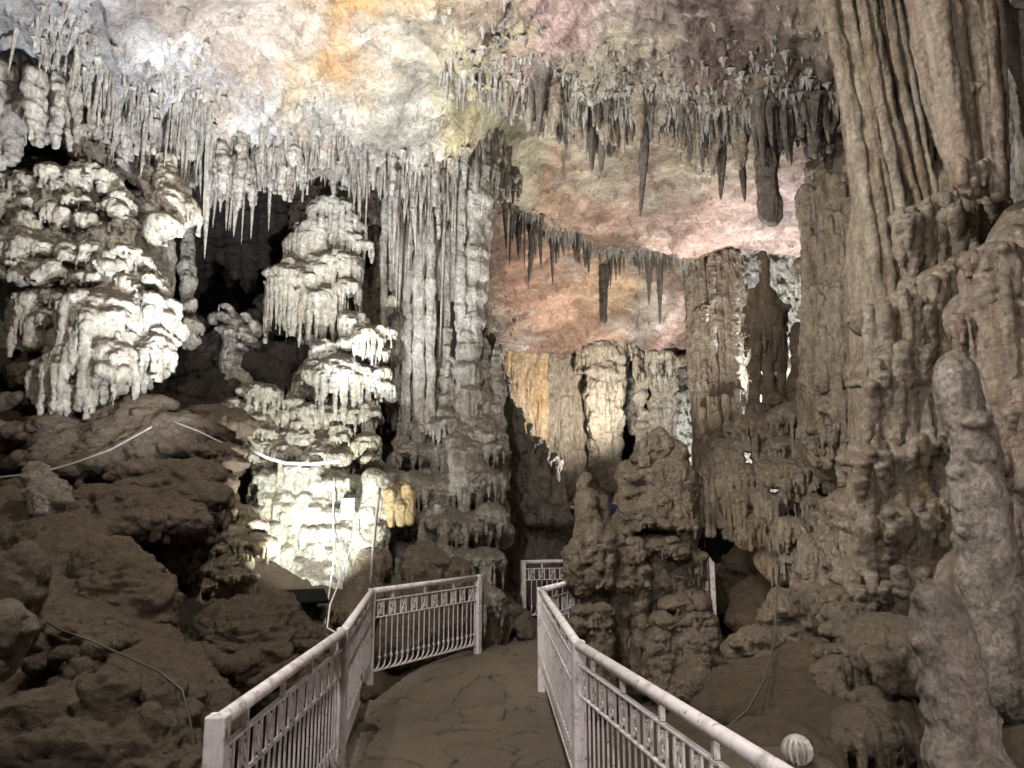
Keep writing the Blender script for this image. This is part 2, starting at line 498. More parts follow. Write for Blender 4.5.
def path_mat():
    """irregular flagstones set in mortar, trodden with dry mud"""
    m, nt, bs = new_mat('flagstone'); N = NT(nt)
    pos = N.n('ShaderNodeNewGeometry').outputs['Position']
    wp = N.n('ShaderNodeVectorMath'); wp.operation = 'ADD'
    no = N.n('ShaderNodeTexNoise'); N.l(pos, no.inputs['Vector']); no.inputs['Scale'].default_value = 2.2; no.inputs['Detail'].default_value = 5
    sc = N.n('ShaderNodeVectorMath'); sc.operation = 'SCALE'; N.l(no.outputs['Color'], sc.inputs[0]); sc.inputs['Scale'].default_value = .45
    N.l(pos, wp.inputs[0]); N.l(sc.outputs[0], wp.inputs[1])
    v2 = N.stretch(wp.outputs[0], (1, 1, .01))
    vo = N.n('ShaderNodeTexVoronoi'); vo.feature = 'DISTANCE_TO_EDGE'; N.l(v2, vo.inputs['Vector']); vo.inputs['Scale'].default_value = 1.75
    vc = N.n('ShaderNodeTexVoronoi'); N.l(v2, vc.inputs['Vector']); vc.inputs['Scale'].default_value = 1.75
    edge = N.ramp(vo.outputs['Distance'], .0, .02)
    part = N.ramp(N.noise(pos, 1.9, 4), .42, .6)
    at = N.n('ShaderNodeAttribute'); at.attribute_name = 'tint'
    sp = N.n('ShaderNodeSeparateColor'); N.l(at.outputs['Color'], sp.inputs[0])
    stone = N.mix(sp.outputs[1], (.15, .118, .084), (.235, .19, .138))
    stone = N.mix(N.ramp(N.noise(pos, 3.1, 7, .65), .35, .7), stone, (.225, .18, .13))
    joint = N.mix(N.ramp(N.noise(pos, 5, 5), .42, .58), (.055, .042, .03), (.24, .20, .15))
    c = N.mix(sp.outputs[0], stone, joint)
    c = N.mix(N.math('MULTIPLY', sp.outputs[2], .7), c, (.30, .26, .21))
    fine = N.noise(pos, 40, 8, .72)
    c = N.mix(.5, c, N.ramp(fine, .25, .75, (.5, .48, .46, 1), (1.25, 1.25, 1.25, 1)), 'MULTIPLY')
    chips = N.ramp(N.noise(pos, 23, 2, .5), .70, .73)
    c = N.mix(N.math('MULTIPLY', chips, .5), c, (.34, .30, .25))
    N.l(c, bs.inputs['Base Color']); bs.inputs['Roughness'].default_value = .8
    h = N.math('MULTIPLY', N.noise(pos, 4, 10, .72), 1.3)
    b1 = N.bump(h, .11, 1)
    b2 = N.bump(fine, .02, 1, b1); N.l(b2, bs.inputs['Normal'])
    return m

CREAM, GREYW, TAN = (.62, .57, .47), (.56, .55, .52), (.44, .37, .27)
M_PALE = flow_mat('pale_flowstone', (.60, .55, .45), (.52, .49, .42), (.36, .30, .22), (.115, .088, .062), .92, .25)
M_WHITE = flow_mat('white_flowstone', (.68, .66, .60), (.60, .57, .45), (.50, .43, .27), (.12, .092, .065), .9, .15)
M_CURT = flow_mat('grey_dripstone', (.52, .49, .44), (.42, .38, .32), (.26, .22, .18), (.14, .11, .08), .75, .55)
M_BROWN = flow_mat('brown_flowstone', (.34, .28, .21), (.44, .375, .295), (.27, .19, .11), (.16, .125, .092), .65, .2)
M_PINKISH = flow_mat('buff_dripstone', (.40, .325, .255), (.36, .29, .22), (.25, .165, .10), (.17, .13, .10), .6, .1)
M_KNOB = flow_mat('knobbly_calcite', (.55, .48, .42), (.43, .365, .31), (.34, .28, .225), (.21, .165, .125), .55, .3, bump=.045, popcorn=2.0)
M_DUSTY = flow_mat('dusty_brown_dripstone', (.27, .21, .15), (.34, .275, .20), (.16, .12, .085), (.15, .115, .08), .7, .25, bump=.04)
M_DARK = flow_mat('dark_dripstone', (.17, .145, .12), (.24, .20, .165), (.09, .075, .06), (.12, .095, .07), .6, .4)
M_YPALE = flow_mat('yellowed_flowstone', (.50, .44, .30), (.44, .38, .26), (.36, .28, .14), (.115, .088, .062), .8, .2)
M_BALL = flow_mat('bare_calcite', (.44, .42, .39), (.36, .34, .31), (.5, .46, .42), (.4, .36, .3), .0, .0, bump=.004)
M_APRON = flow_mat('greenish_white_flowstone', (.66, .66, .61), (.57, .59, .46), (.54, .51, .34), (.14, .11, .07), .7, .1)
M_YELLOW = flow_mat('ochre_flowstone', (.50, .35, .14), (.50, .43, .27), (.42, .27, .10), (.14, .10, .06), .6, .1)
M_BACK = flow_mat('buff_curtain_stone', (.44, .36, .25), (.38, .33, .25), (.24, .20, .16), (.18, .14, .10), .6, .35)
M_ORANGE = flow_mat('orange_curtain_stone', (.58, .36, .17), (.56, .46, .32), (.40, .26, .14), (.18, .14, .10), .6, .2)
M_CEIL = rock_mat('ceiling_rock', True, bump=.05)
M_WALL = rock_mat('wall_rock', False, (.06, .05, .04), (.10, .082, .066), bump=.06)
M_EARTH = rock_mat('dry_earth', False, (.145, .108, .074), (.20, .152, .106), (.165, .125, .086), bump=.06, rough=.92)
M_ROCK = rock_mat('brown_rock', False, (.135, .10, .07), (.22, .17, .125), (.16, .122, .085), bump=.05)
M_PATH = path_mat()
M_RAIL = paint_mat('worn_pink_white_paint', (.82, .755, .765))
M_BLACK = plain_mat('black_housing', (.008, .008, .008), .95)
M_BLACK.node_tree.nodes['Principled BSDF'].inputs['Specular IOR Level'].default_value = .05
M_CABLE = plain_mat('grey_cable', (.22, .20, .18), .55)
M_DCABLE = plain_mat('dark_cable', (.07, .06, .05), .6)
M_PIPE = plain_mat('white_conduit', (.72, .72, .70), .45)
M_BOX = plain_mat('white_plastic', (.72, .76, .78), .5)

# ------------------------------------------------------------------ cave shell
def seg_interp(x, pts):
    pts = np.array(pts, float); return np.interp(x, pts[:, 0], pts[:, 1])
LIP1 = [(-9, 5.0), (-6.5, 6.6), (-5, 8.0), (-3.5, 9.4), (-2, 10.3), (-.4, 11.2), (.2, 14.0)]
RIDGE = [(-1.2, 8.4), (0, 9.1), (1.5, 9.6), (3, 9.5), (4.2, 9.2), (6, 8.8), (9, 8.4)]
LIP2 = [(-2, 12.0), (-.4, 13.2), (.0, 14.1), (.36, 14.85), (.65, 15.4), (1.0, 15.85), (1.7, 16.3), (3, 16.6), (4.5, 16.7), (9, 16.8)]
def ceil_z(x, y):
    x = np.asarray(x, float); y = np.asarray(y, float)
    z = np.full(np.broadcast(x, y).shape, 7.45)
    z = z - .035 * np.clip(y - 15, 0, 20)
    # left part drops towards the hung wall
    t = y - seg_interp(x, LIP1)
    wl = 1 - sm(-.9, .1, x)
    z = z - wl * (1.05 * sm(-3.2, 0, t) - 1.0 * sm(.35, 1.3, t))
    # ridge in front of the second dome, dome itself, second lip and third dome
    wr = sm(-1.4, -.2, x)
    r = y - seg_interp(x, RIDGE)
    z = z - wr * .55 * np.exp(-np.where(r < 0, (r / .9) ** 2, (r / .35) ** 2))
    l2 = y - seg_interp(x, LIP2)
    z = z + wr * .62 * sm(.1, 1.2, r) * (1 - sm(-2.4, -.15, l2))
    z = z + wr * .45 * sm(0, .14, l2) * (1 - sm(1.5, 6, l2)) + wr * .12 * sm(0, .3, l2)
    z = z - wr * .95 * sm(17.5, 22.5, y)
    return z
def build_ceiling():
    xs = np.arange(-9, 9.5, .045); ys = np.arange(-5, 27, .045)
    X, Y = np.meshgrid(xs, ys, indexing='ij')
    Z = ceil_z(X, Y)
    p = np.stack([X.ravel(), Y.ravel(), np.zeros(X.size)], 1)
    w1, w2 = fbm(p, .8, 4, .5, 4.4), fbm(p, .8, 4, .5, 9.9)
    z = Z.ravel() + .13 * fbm(p, .55, 4, .5, 2.2) + .045 * ridged(p, 1.6, 4, 7.7, (1, 1.7, 1)) + .02 * fbm(p, 6, 3, .6)
    # stepped bedding ledges
    st = fbm(p, .35, 4, .55, 12.0) * 3 + p[:, 1] * .6
    z += .10 * sm(.0, .12, st - np.floor(st))
    r = Y.ravel() - seg_interp(X.ravel(), RIDGE)
    rough = sm(-2.2, -.6, r) * (1 - sm(.2, .5, r)) * sm(-1.2, 0, X.ravel())
    t = Y.ravel() - seg_interp(X.ravel(), LIP1)
    rough = np.maximum(rough, sm(-2.0, -.5, t) * (1 - sm(-.9, .1, X.ravel())))
    z -= rough * .16 * np.abs(fbm(p, 5.5, 3, .6, 3.3))
    z += .015 * ridged(p, 4.5, 3, 1.7, (1, 1.5, 1))
    # bedding slabs: warped cells, each at its own level and tilt, with open joints
    q = p + .5 * np.stack([w1, w2, 0 * w1], 1) + .10 * np.stack([fbm(p, 3, 3, .6, 1.2), fbm(p, 3, 3, .6, 7.2), 0 * w1], 1)
    def cells(scale, seed):
        u = q[:, :2] * np.array([scale, scale * .7]); ic = np.floor(u).astype(int)
        b1 = np.full(len(u), 9.0); b2 = b1.copy(); lev = np.zeros(len(u))
        for dx in (-1, 0, 1):
            for dy in (-1, 0, 1):
                h = _PERM[_PERM[(ic[:, 0] + dx + seed) & 255] + ((ic[:, 1] + dy) & 255)]
                vx, vy = dx + .5 + .45 * _VAL[h], dy + .5 + .45 * _VAL[_PERM[h + 9]]
                ex, ey = u[:, 0] - ic[:, 0] - vx, u[:, 1] - ic[:, 1] - vy
                dd = np.hypot(ex, ey); L = _VAL[_PERM[h + 40]] + .8 * (ex * _VAL[_PERM[h + 5]] + ey * _VAL[_PERM[h + 6]])
                n1 = dd < b1
                b2 = np.where(n1, b1, np.minimum(b2, dd)); lev = np.where(n1, L, lev); b1 = np.minimum(b1, dd)
        return lev, b2 - b1
    l1, e1 = cells(.62, 3); l2_, e2 = cells(1.7, 60)
    keep = sm(-.1, .3, fbm(p, .6, 2, .5, 30.0))
    z += .16 * l1 + .06 * l2_ * keep + .07 * (1 - sm(0, .035, e1)) * sm(-.2, .2, fbm(p, .9, 2, .5, 41.0))
    blobs = [  # px, py, plane, colour, weight
        (20, 20, 7.0, (.56, .55, .54)), (150, 60, 7.0, (.58, .57, .56)), (250, 110, 6.8, (.60, .59, .57)), (110, 10, 7.2, (.54, .52, .50)),
        (230, 8, 7.4, (.53, .45, .38)), (330, 18, 7.4, (.62, .36, .13)), (290, 40, 7.3, (.58, .46, .30)), (340, 80, 7.2, (.60, .57, .50)),
        (400, 40, 7.4, (.58, .50, .36)), (420, 110, 7.2, (.60, .56, .46)), (380, 5, 7.4, (.62, .38, .15)), (470, 90, 7.3, (.58, .50, .28)),
        (470, 20, 7.4, (.54, .44, .32)), (560, 10, 7.4, (.48, .33, .28)), (600, 60, 7.3, (.50, .43, .31)), (680, 60, 7.3, (.46, .39, .29)),
        (640, 15, 7.4, (.48, .38, .33)), (740, 20, 7.4, (.27, .19, .155)), (790, 60, 7.4, (.25, .18, .145)), (770, 85, 7.3, (.42, .35, .26)), (720, 5, 7.4, (.28, .18, .16)),
        (520, 150, 7.8, (.60, .58, .40)), (540, 185, 7.8, (.60, .55, .40)), (600, 170, 7.9, (.58, .50, .36)), (620, 205, 7.9, (.54, .46, .34)), (560, 215, 7.8, (.58, .40, .27)),
        (600, 235, 7.8, (.54, .35, .25)), (680, 235, 7.8, (.56, .38, .29)), (690, 190, 7.9, (.56, .47, .33)), (640, 190, 7.9, (.46, .33, .26)), (740, 180, 7.9, (.58, .50, .37)), (760, 230, 7.8, (.57, .41, .33)),
        (800, 200, 7.8, (.60, .46, .42)), (700, 250, 7.6, (.57, .38, .29)),
        (450, 290, 7.6, (.54, .33, .21)), (500, 275, 7.6, (.52, .30, .21)), (500, 315, 7.5, (.58, .47, .38)), (560, 300, 7.6, (.55, .34, .22)), (590, 330, 7.4, (.55, .33, .23)), (640, 330, 7.5, (.55, .34, .26)),
        (650, 295, 7.6, (.56, .48, .40)), (620, 285, 7.6, (.50, .34, .20)), (680, 310, 7.5, (.54, .37, .29))]
    wx = p[:, :2] + np.stack([w1, w2], 1) * .45
    nf = [np.exp(2.0 * fbm(p, 1.4, 5, .62, 20.0 + 3 * i, (1, .8, 1))) for i in range(6)]
    bi = 0
    best = np.zeros((len(p), 3)); tot = np.zeros(len(p))
    for px, py, pl, c in blobs:
        q = G(px, py, pl)
        sc = .25 * q[1] / 10 * 1.6 + .15
        d2 = ((wx[:, 0] - q[0]) ** 2 + ((wx[:, 1] - q[1]) * .6) ** 2) / sc ** 2
        w = (nf[bi % 6] / (d2 + .2) ** 1.5) ** 1.7; bi += 1
        best += w[:, None] * np.array(c); tot += w
    col = best / tot[:, None]
    lum = col.mean(1, keepdims=True)
    col = lum + (col - lum) * .92 * np.array([[1, 1, 1]])
    col *= .86
    col *= (.62 + .38 * sm(-.5, .35, fbm(p, .9, 5, .6, 51.0, (1, 1.8, 1))))[:, None]
    hol_shade = (sm(.3, .9, t) * (1 - sm(-.9, .1, X.ravel())))[:, None]
    col = col * (1 - hol_shade) + np.array([[.13, .11, .09]]) * hol_shade  # shade of the hollow past the lip, put into the ceiling colour
    V = np.stack([X.ravel(), Y.ravel(), z], 1)
    nx, ny = X.shape
    i = np.arange(nx * ny).reshape(nx, ny)
    F = np.stack([i[:-1, :-1], i[:-1, 1:], i[1:, 1:], i[1:, :-1]], -1).reshape(-1, 4)
    o = link('cave_ceiling', mesh_np('cave_ceiling', V, F, True, col), M_CEIL)
    tag(o, 'pale and orange stained rock ceiling of the cave', 'ceiling', kind='structure')
    return V, nx, ny
CEILV, CNX, CNY = build_ceiling()
CEILZ = CEILV[:, 2].reshape(CNX, CNY)
def ceil_at(x, y):
    i = int(np.clip(round((x + 9) / .045), 0, CNX - 1)); j = int(np.clip(round((y + 5) / .045), 0, CNY - 1))
    return float(CEILZ[i, j])

def build_wall():
    plan = np.array([(-5.6, -5), (-6.2, 0), (-6.0, 4), (-6.6, 7), (-6.8, 10), (-6.2, 13.5), (-3.4, 15.5), (-1.9, 18), (-1.7, 22), (-.6, 24.6), (2, 25.2), (4.5, 25.0), (7, 23.5), (8.2, 20), (8.4, 16), (7.6, 12), (6.0, 9), (5.2, 6), (4.6, 3), (4.8, 0), (5, -5), (0, -5.6)], float)
    n = 620; m = 130
    k = len(plan)
    s = np.linspace(0, k, n, endpoint=False); i = s.astype(int); f = (s - i)[:, None]
    p0, p1, p2, p3 = (plan[(i + o) % k] for o in (-1, 0, 1, 2))
    c = .5 * (2 * p1 + (p2 - p0) * f + (2 * p0 - 5 * p1 + 4 * p2 - p3) * f ** 2 + (3 * p1 - p0 - 3 * p2 + p3) * f ** 3)
    zz = np.linspace(-1.6, 9, m)
    V = np.zeros((n, m, 3)); V[:, :, :2] = c[:, None, :]; V[:, :, 2] = zz[None]
    nn = np.roll(c, -1, 0) - np.roll(c, 1, 0); nn /= np.linalg.norm(nn, axis=1, keepdims=True)
    nn = np.stack([nn[:, 1], -nn[:, 0]], 1)
    pf = V.reshape(-1, 3)
    d = .35 * fbm(pf, .7, 5, .5, 1.0) + .10 * ridged(pf, 2.2, 3, 5, (1, 1, .25))
    V[:, :, :2] += (nn[:, None, :] * d.reshape(n, m, 1))
    idx = np.arange(n * m).reshape(n, m); nx = np.roll(idx, -1, 0)
    F = np.stack([idx[:, :-1], nx[:, :-1], nx[:, 1:], idx[:, 1:]], -1).reshape(-1, 4)
    tag(link('cave_wall', mesh_np('cave_wall', V.reshape(-1, 3), F), M_WALL), 'dark rough rock wall enclosing the cave chamber', 'cave wall', kind='structure')
build_wall()

# rails in plan: left and right edges of the trodden path
LR = [(-5, -.9), (2.64, -.95), (4.94, -1.08), (7.5, -1.30), (9.4, -.55), (11, -.75), (14, -.9), (20, -1.0)]
RR = [(-5, .95), (2.0, .72), (4.36, .36), (7.7, .28), (9.3, .9), (11, 2.2), (14, 2.9), (20, 3.2)]
def floor_z(x, y):
    x = np.asarray(x, float); y = np.asarray(y, float)
    L = seg_interp(y, LR) - x; R = x - seg_interp(y, RR)
    z = np.zeros(np.broadcast(x, y).shape)
    wl = 1 - sm(7.5, 9.5, y)
    pit = -.55 * sm(.05, .35, L)
    wide = np.interp(y, [0, 3, 4.5, 6, 8], [.5, .55, .75, 1.2, 1.7])
    rise = sm(0, .6, L - wide) * np.interp(y, [0, 3, 5, 7], [.95, .95, .95, .8])
    sl = np.clip(L - wide - .3, 0, 5) * np.interp(y, [0, 3, 5, 8], [.1, .28, .40, .55])
    zl = pit + rise + sl
    zl = zl * wl + (1 - wl) * (np.clip(L, 0, 5) * .5)
    z = np.where(L > 0, zl, z)
    zr = -.25 * sm(.05, .4, R) + np.clip(R - .55, 0, 4) * np.interp(y, [0, 3, 5, 7.2, 9, 12], [.62, .62, .55, .34, .08, .05])
    z = np.where(R > 0, zr, z)
    return z
def build_floor():
    xs = np.arange(-8, 9, .06); ys = np.arange(-5.5, 27, .06)
    X, Y = np.meshgrid(xs, ys, indexing='ij'); Z = floor_z(X, Y)
    off = np.maximum(seg_interp(Y, LR) - X, X - seg_interp(Y, RR))
    a = sm(.05, .7, off).ravel()
    p = np.stack([X.ravel(), Y.ravel(), Z.ravel()], 1)
    z = Z.ravel() - .03 + a * (.14 * fbm(p, 1.0, 4, .5, 3) + .05 * np.abs(fbm(p, 3.2, 4, .55, 8)))
    V = np.stack([X.ravel(), Y.ravel(), z], 1)
    nx, ny = X.shape; i = np.arange(nx * ny).reshape(nx, ny)
    F = np.stack([i[:-1, :-1], i[1:, :-1], i[1:, 1:], i[:-1, 1:]], -1).reshape(-1, 4)
    tag(link('cave_floor', mesh_np('cave_floor', V, F), M_EARTH), 'uneven brown earth floor of the cave', 'ground', kind='structure')
    # path
    ys = np.concatenate([np.arange(-4.5, 1.5, .08), np.arange(1.5, 10, .016), np.arange(10, 20, .06)]); m_ = 130; u = np.linspace(0, 1, m_)
    l = seg_interp(ys, LR) - .06; r = seg_interp(ys, RR) + .06
    X = l[:, None] * (1 - u) + r[:, None] * u; Y = np.repeat(ys[:, None], m_, 1)
    p = np.stack([X.ravel(), Y.ravel(), np.zeros(X.size)], 1)
    z = .012 * fbm(p, 1.3, 4, .5, 5) + .006 * fbm(p, 7, 4, .6) + .004 * np.abs(fbm(p, 16, 3, .6, 2))
    q = p[:, :2] + .22 * np.stack([fbm(p, 1.4, 4, .55, 11), fbm(p, 1.4, 4, .55, 17)], 1) + .03 * np.stack([fbm(p, 7, 3, .6, 1), fbm(p, 7, 3, .6, 4)], 1)
    w = q * np.array([1.9, 1.7]); ic = np.floor(w).astype(int); d1 = np.full(len(w), 9.0); d2 = d1.copy(); lev = np.zeros(len(w))
    for dx in (-1, 0, 1):
        for dy in (-1, 0, 1):
            h = _PERM[_PERM[(ic[:, 0] + dx) & 255] + ((ic[:, 1] + dy) & 255)]
            ex = w[:, 0] - ic[:, 0] - (dx + .5 + .46 * _VAL[h]); ey = w[:, 1] - ic[:, 1] - (dy + .5 + .46 * _VAL[_PERM[h + 9]])
            dd = np.hypot(ex, ey); lv = .8 * _VAL[_PERM[h + 40]] + .7 * (ex * _VAL[_PERM[h + 5]] + ey * _VAL[_PERM[h + 6]])
            n1 = dd < d1; d2 = np.where(n1, d1, np.minimum(d2, dd)); lev = np.where(n1, lv, lev); d1 = np.minimum(d1, dd)
    filled = sm(-.35, .35, fbm(p, 1.1, 3, .5, 23))
    joint = (1 - sm(.0, .07, d2 - d1 + .02 * fbm(p, 20, 2, .6, 3))) * (.15 + .85 * filled)
    z += .018 * lev * (.3 + .7 * filled) - .035 * joint
    edge_m = sm(.10, .0, u)[None, :].repeat(len(ys), 0).ravel() if False else np.repeat((1 - sm(.03, .13, u))[None], len(ys), 0).ravel()
    pcol = np.stack([joint, lev * .5 + .5, np.clip(edge_m * (1 + fbm(p, 3, 4, .6, 9)), 0, 1)], 1)
    z += .16 * sm(7.4, 8.6, Y.ravel())
    V = np.stack([X.ravel(), Y.ravel(), z], 1)
    n, m = X.shape; i = np.arange(n * m).reshape(n, m)
    F = np.stack([i[:-1, :-1], i[:-1, 1:], i[1:, 1:], i[1:, :-1]], -1).reshape(-1, 4)[:, ::-1]
    tag(link('path', mesh_np('path', V, F, True, pcol), M_PATH), 'trodden flagstone path between the two railings', 'path', kind='structure')
build_floor()

# ------------------------------------------------------------------ formations on the left
def f_left_bulk():
    V = Vol(1)
    lobes(V, [(15, 195, 8.2, 32), (62, 190, 8.2, 26), (95, 188, 8.4, 24), (60, 225, 8.2, 30), (20, 250, 8.15, 32), (100, 240, 8.2, 34),
              (60, 280, 8.1, 34), (120, 285, 8.0, 32), (30, 320, 8.0, 28), (95, 325, 7.8, 45), (145, 315, 7.9, 26), (75, 362, 7.7, 36),
              (110, 365, 7.7, 30), (150, 350, 7.9, 18), (45, 372, 7.7, 20)], drips=7, sub=2, flat=.95)
    lobes(V, [(168, 205, 8.3, 22), (160, 222, 8.3, 16), (172, 190, 8.5, 12), (152, 230, 8.3, 12)], drips=5, sub=2, flat=.9)
    strand(V, [(92, 150, 8.6), (88, 185, 8.5)], [12, 16], wob=.2)
    strand(V, [(165, 150, 8.8), (168, 200, 8.5)], [7, 11], wob=.25)
    strand(V, [(150, 165, 8.9), (155, 215, 8.5)], [6, 10], wob=.25)
    curtain(V, [(30, 372, 7.75), (75, 385, 7.6), (110, 380, 7.65)], [(30, 400, 7.75), (60, 418, 7.6), (105, 405, 7.65)], 13, 5, taper=.5)
    fill(V, [(0, 170), (100, 165), (135, 220), (150, 290), (165, 330), (145, 370), (60, 385), (20, 350), (0, 290)], lambda x, y: 7.86 + V.rng.uniform(-.1, .1) + (.22 if y < 240 else 0), 170, (4, 10), 12, 1, flat=1.0)
    V.ell(P(60, 270, 9.6), (1.4, 1.1, 1.5), .2)
    solid('flowstone_mass', V, .02, M_PALE, 'huge pale knobbly flowstone mass bulging from the left wall, its base fluted', 'flowstone', disp=.03, flow=.018)
f_left_bulk()

def strata(V, poly, depth, n, rr, flat=.42, push=.6):
    """weathered rock: broad flat ledges, each with small knobs along its brow"""
    poly = np.array(poly, float); g = V.rng
    lo, hi = poly.min(0), poly.max(0); k = 0
    while k < n:
        p = g.uniform(lo, hi); c = False
        for i in range(len(poly)):
            (x1, y1), (x2, y2) = poly[i], poly[i - 1]
            if (y1 > p[1]) != (y2 > p[1]) and p[0] < (x2 - x1) * (p[1] - y1) / (y2 - y1) + x1: c = not c
        if not c: continue
        k += 1
        d = depth(p[0], p[1]); r = M(g.uniform(*rr), d)
        q = P(p[0], p[1], d); q[1] += r * push
        e = np.array([r * g.uniform(1.1, 1.9), r, r * flat * g.uniform(.7, 1.5)])
        V.ell(q, e, r * .18)
        for _ in range(5):
            th = g.uniform(-math.pi, 0)
            V.ell(q + np.array([math.cos(th) * e[0], math.sin(th) * e[1], g.uniform(-.4, .5) * e[2]]) * .9, np.array([1.2, 1, .8]) * r * g.uniform(.12, .3), r * .08)
        if g.random() < .3:
            for _ in range(5):
                th = g.uniform(-math.pi, 0); a = q + np.array([math.cos(th) * e[0], math.sin(th) * e[1], 0]) * .92
                V.cap(a, a - np.array([0, 0, e[2] * g.uniform(1, 2.2)]), r * .1, r * .05, r * .05)
def f_left_lower():
    V = Vol(2)
    strata(V, [(0, 330), (30, 350), (60, 420), (150, 400), (190, 430), (190, 530), (60, 530), (0, 510)], lambda x, y: 8.4 - (y - 330) / 190 * 1.6, 90, (10, 26))
    for x, y, d, r in [(60, 440, 8.3, 60), (130, 450, 8.3, 50), (60, 510, 7.6, 60), (150, 510, 7.5, 50), (10, 420, 8.6, 50)]:
        q = P(x, y, d); q[1] += M(r, d); V.ell(q, (M(r, d), M(r, d) * .8, M(r, d) * .8), .15)
    curtain(V, [(60, 400, 7.9), (140, 395, 7.9)], [(60, 440, 7.7), (140, 430, 7.7)], 14, 5, taper=.8)
    solid('rock_shelf', V, .022, M_ROCK, 'dark brown shelf of lumpy rock under the pale flowstone mass', 'rock', disp=.02, flow=.006, knob=(.012, 7), crag=.03)
    V = Vol(3)
    strata(V, [(150, 430), (225, 405), (235, 455), (195, 490), (180, 570), (140, 570), (120, 500)], lambda x, y: 9.2 - (y - 400) / 160 * 1.4, 64, (9, 24))
    for x, y, d, r in [(190, 450, 9.2, 42), (165, 520, 8.5, 40), (215, 545, 9.0, 36)]:
        q = P(x, y, d); q[1] += M(r, d); V.ell(q, (M(r, d), M(r, d) * .8, M(r, d) * .9), .15)
    solid('rock_ledges', V, .02, M_ROCK, 'stack of brown rounded rock ledges left of the brightly lit cascade', 'rock', disp=.02, flow=.006, knob=(.012, 7), crag=.03)
    V = Vol(4)
    fill(V, [(178, 508), (215, 492), (248, 500), (256, 560), (240, 592), (205, 590), (180, 560)], lambda x, y: 8.35 - (y - 480) / 110 * .35, 54, (5, 13), 11, 1, flat=.6)
    V.cap(P(215, 520, 8.9), P(222, 600, 8.6), .32, .34, .1)
    solid('dripping_flowstone', V, .018, M_YPALE, 'low clump of flowstone with yellowish dripping fringes left of the floodlight', 'flowstone', disp=.015)
f_left_lower()

def f_hollow():
    V = Vol(107)
    fill(V, [(165, 330), (200, 300), (250, 320), (285, 280), (290, 400), (240, 440), (165, 430)], lambda x, y: 11.4 - (y - 300) / 140 * 1.2, 44, (10, 22), 8, 1, flat=.9)
    curtain(V, [(172, 170, 12.2), (285, 170, 12.2)], [(175, 300, 12.2), (285, 300, 12.2)], 20, 7, lenj=.3)
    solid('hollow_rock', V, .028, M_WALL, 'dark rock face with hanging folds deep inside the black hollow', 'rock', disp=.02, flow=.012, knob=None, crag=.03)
    V = Vol(106)
    lobes(V, [(188, 305, 9.9, 7), (190, 325, 9.9, 8), (191, 340, 9.9, 6)], drips=8, sub=1, flat=1.3)
    V.cap(P(188, 280, 10.4), P(190, 345, 10.15), .1, .05, .05); V.cap(P(188, 280, 10.4), P(186, 180, 10.6), .1, .05, .05)
    solid('flowstone_tongue', V, .018, M_PALE, 'small pale flowstone tongue catching light inside the black hollow', 'flowstone')
    V = Vol(105)
    fill(V, [(212, 300), (252, 312), (256, 345), (218, 345)], lambda x, y: 10.5, 9, (3, 6), 9, 1, flat=.7)
    V.cap(P(216, 318, 10.9), P(252, 330, 10.9), .1, .14, .08); V.cap(P(235, 330, 10.9), P(240, 420, 10.8), .16, .3, .08)
    solid('flowstone_ledge', V, .018, M_CURT, 'ragged pale flowstone ledge in the hollow just left of the tower', 'flowstone')
f_hollow()
def f_yellow_ledge():
    V = Vol(104)
    lobes(V, [(228, 440, 9.6, 9), (242, 436, 9.6, 8), (232, 452, 9.5, 10), (218, 455, 9.5, 7), (205, 498, 9.0, 7), (225, 480, 9.2, 9)], drips=10, sub=1, flat=.6)
    V.cap(P(215, 460, 9.9), P(240, 450, 9.9), .14, .14, .05); V.cap(P(215, 460, 9.9), P(222, 500, 9.6), .14, .18, .05)
    solid('yellow_ledge', V, .018, M_YPALE, 'small yellowish flowstone ledge at the left end of the sagging conduit', 'flowstone')
f_yellow_ledge()
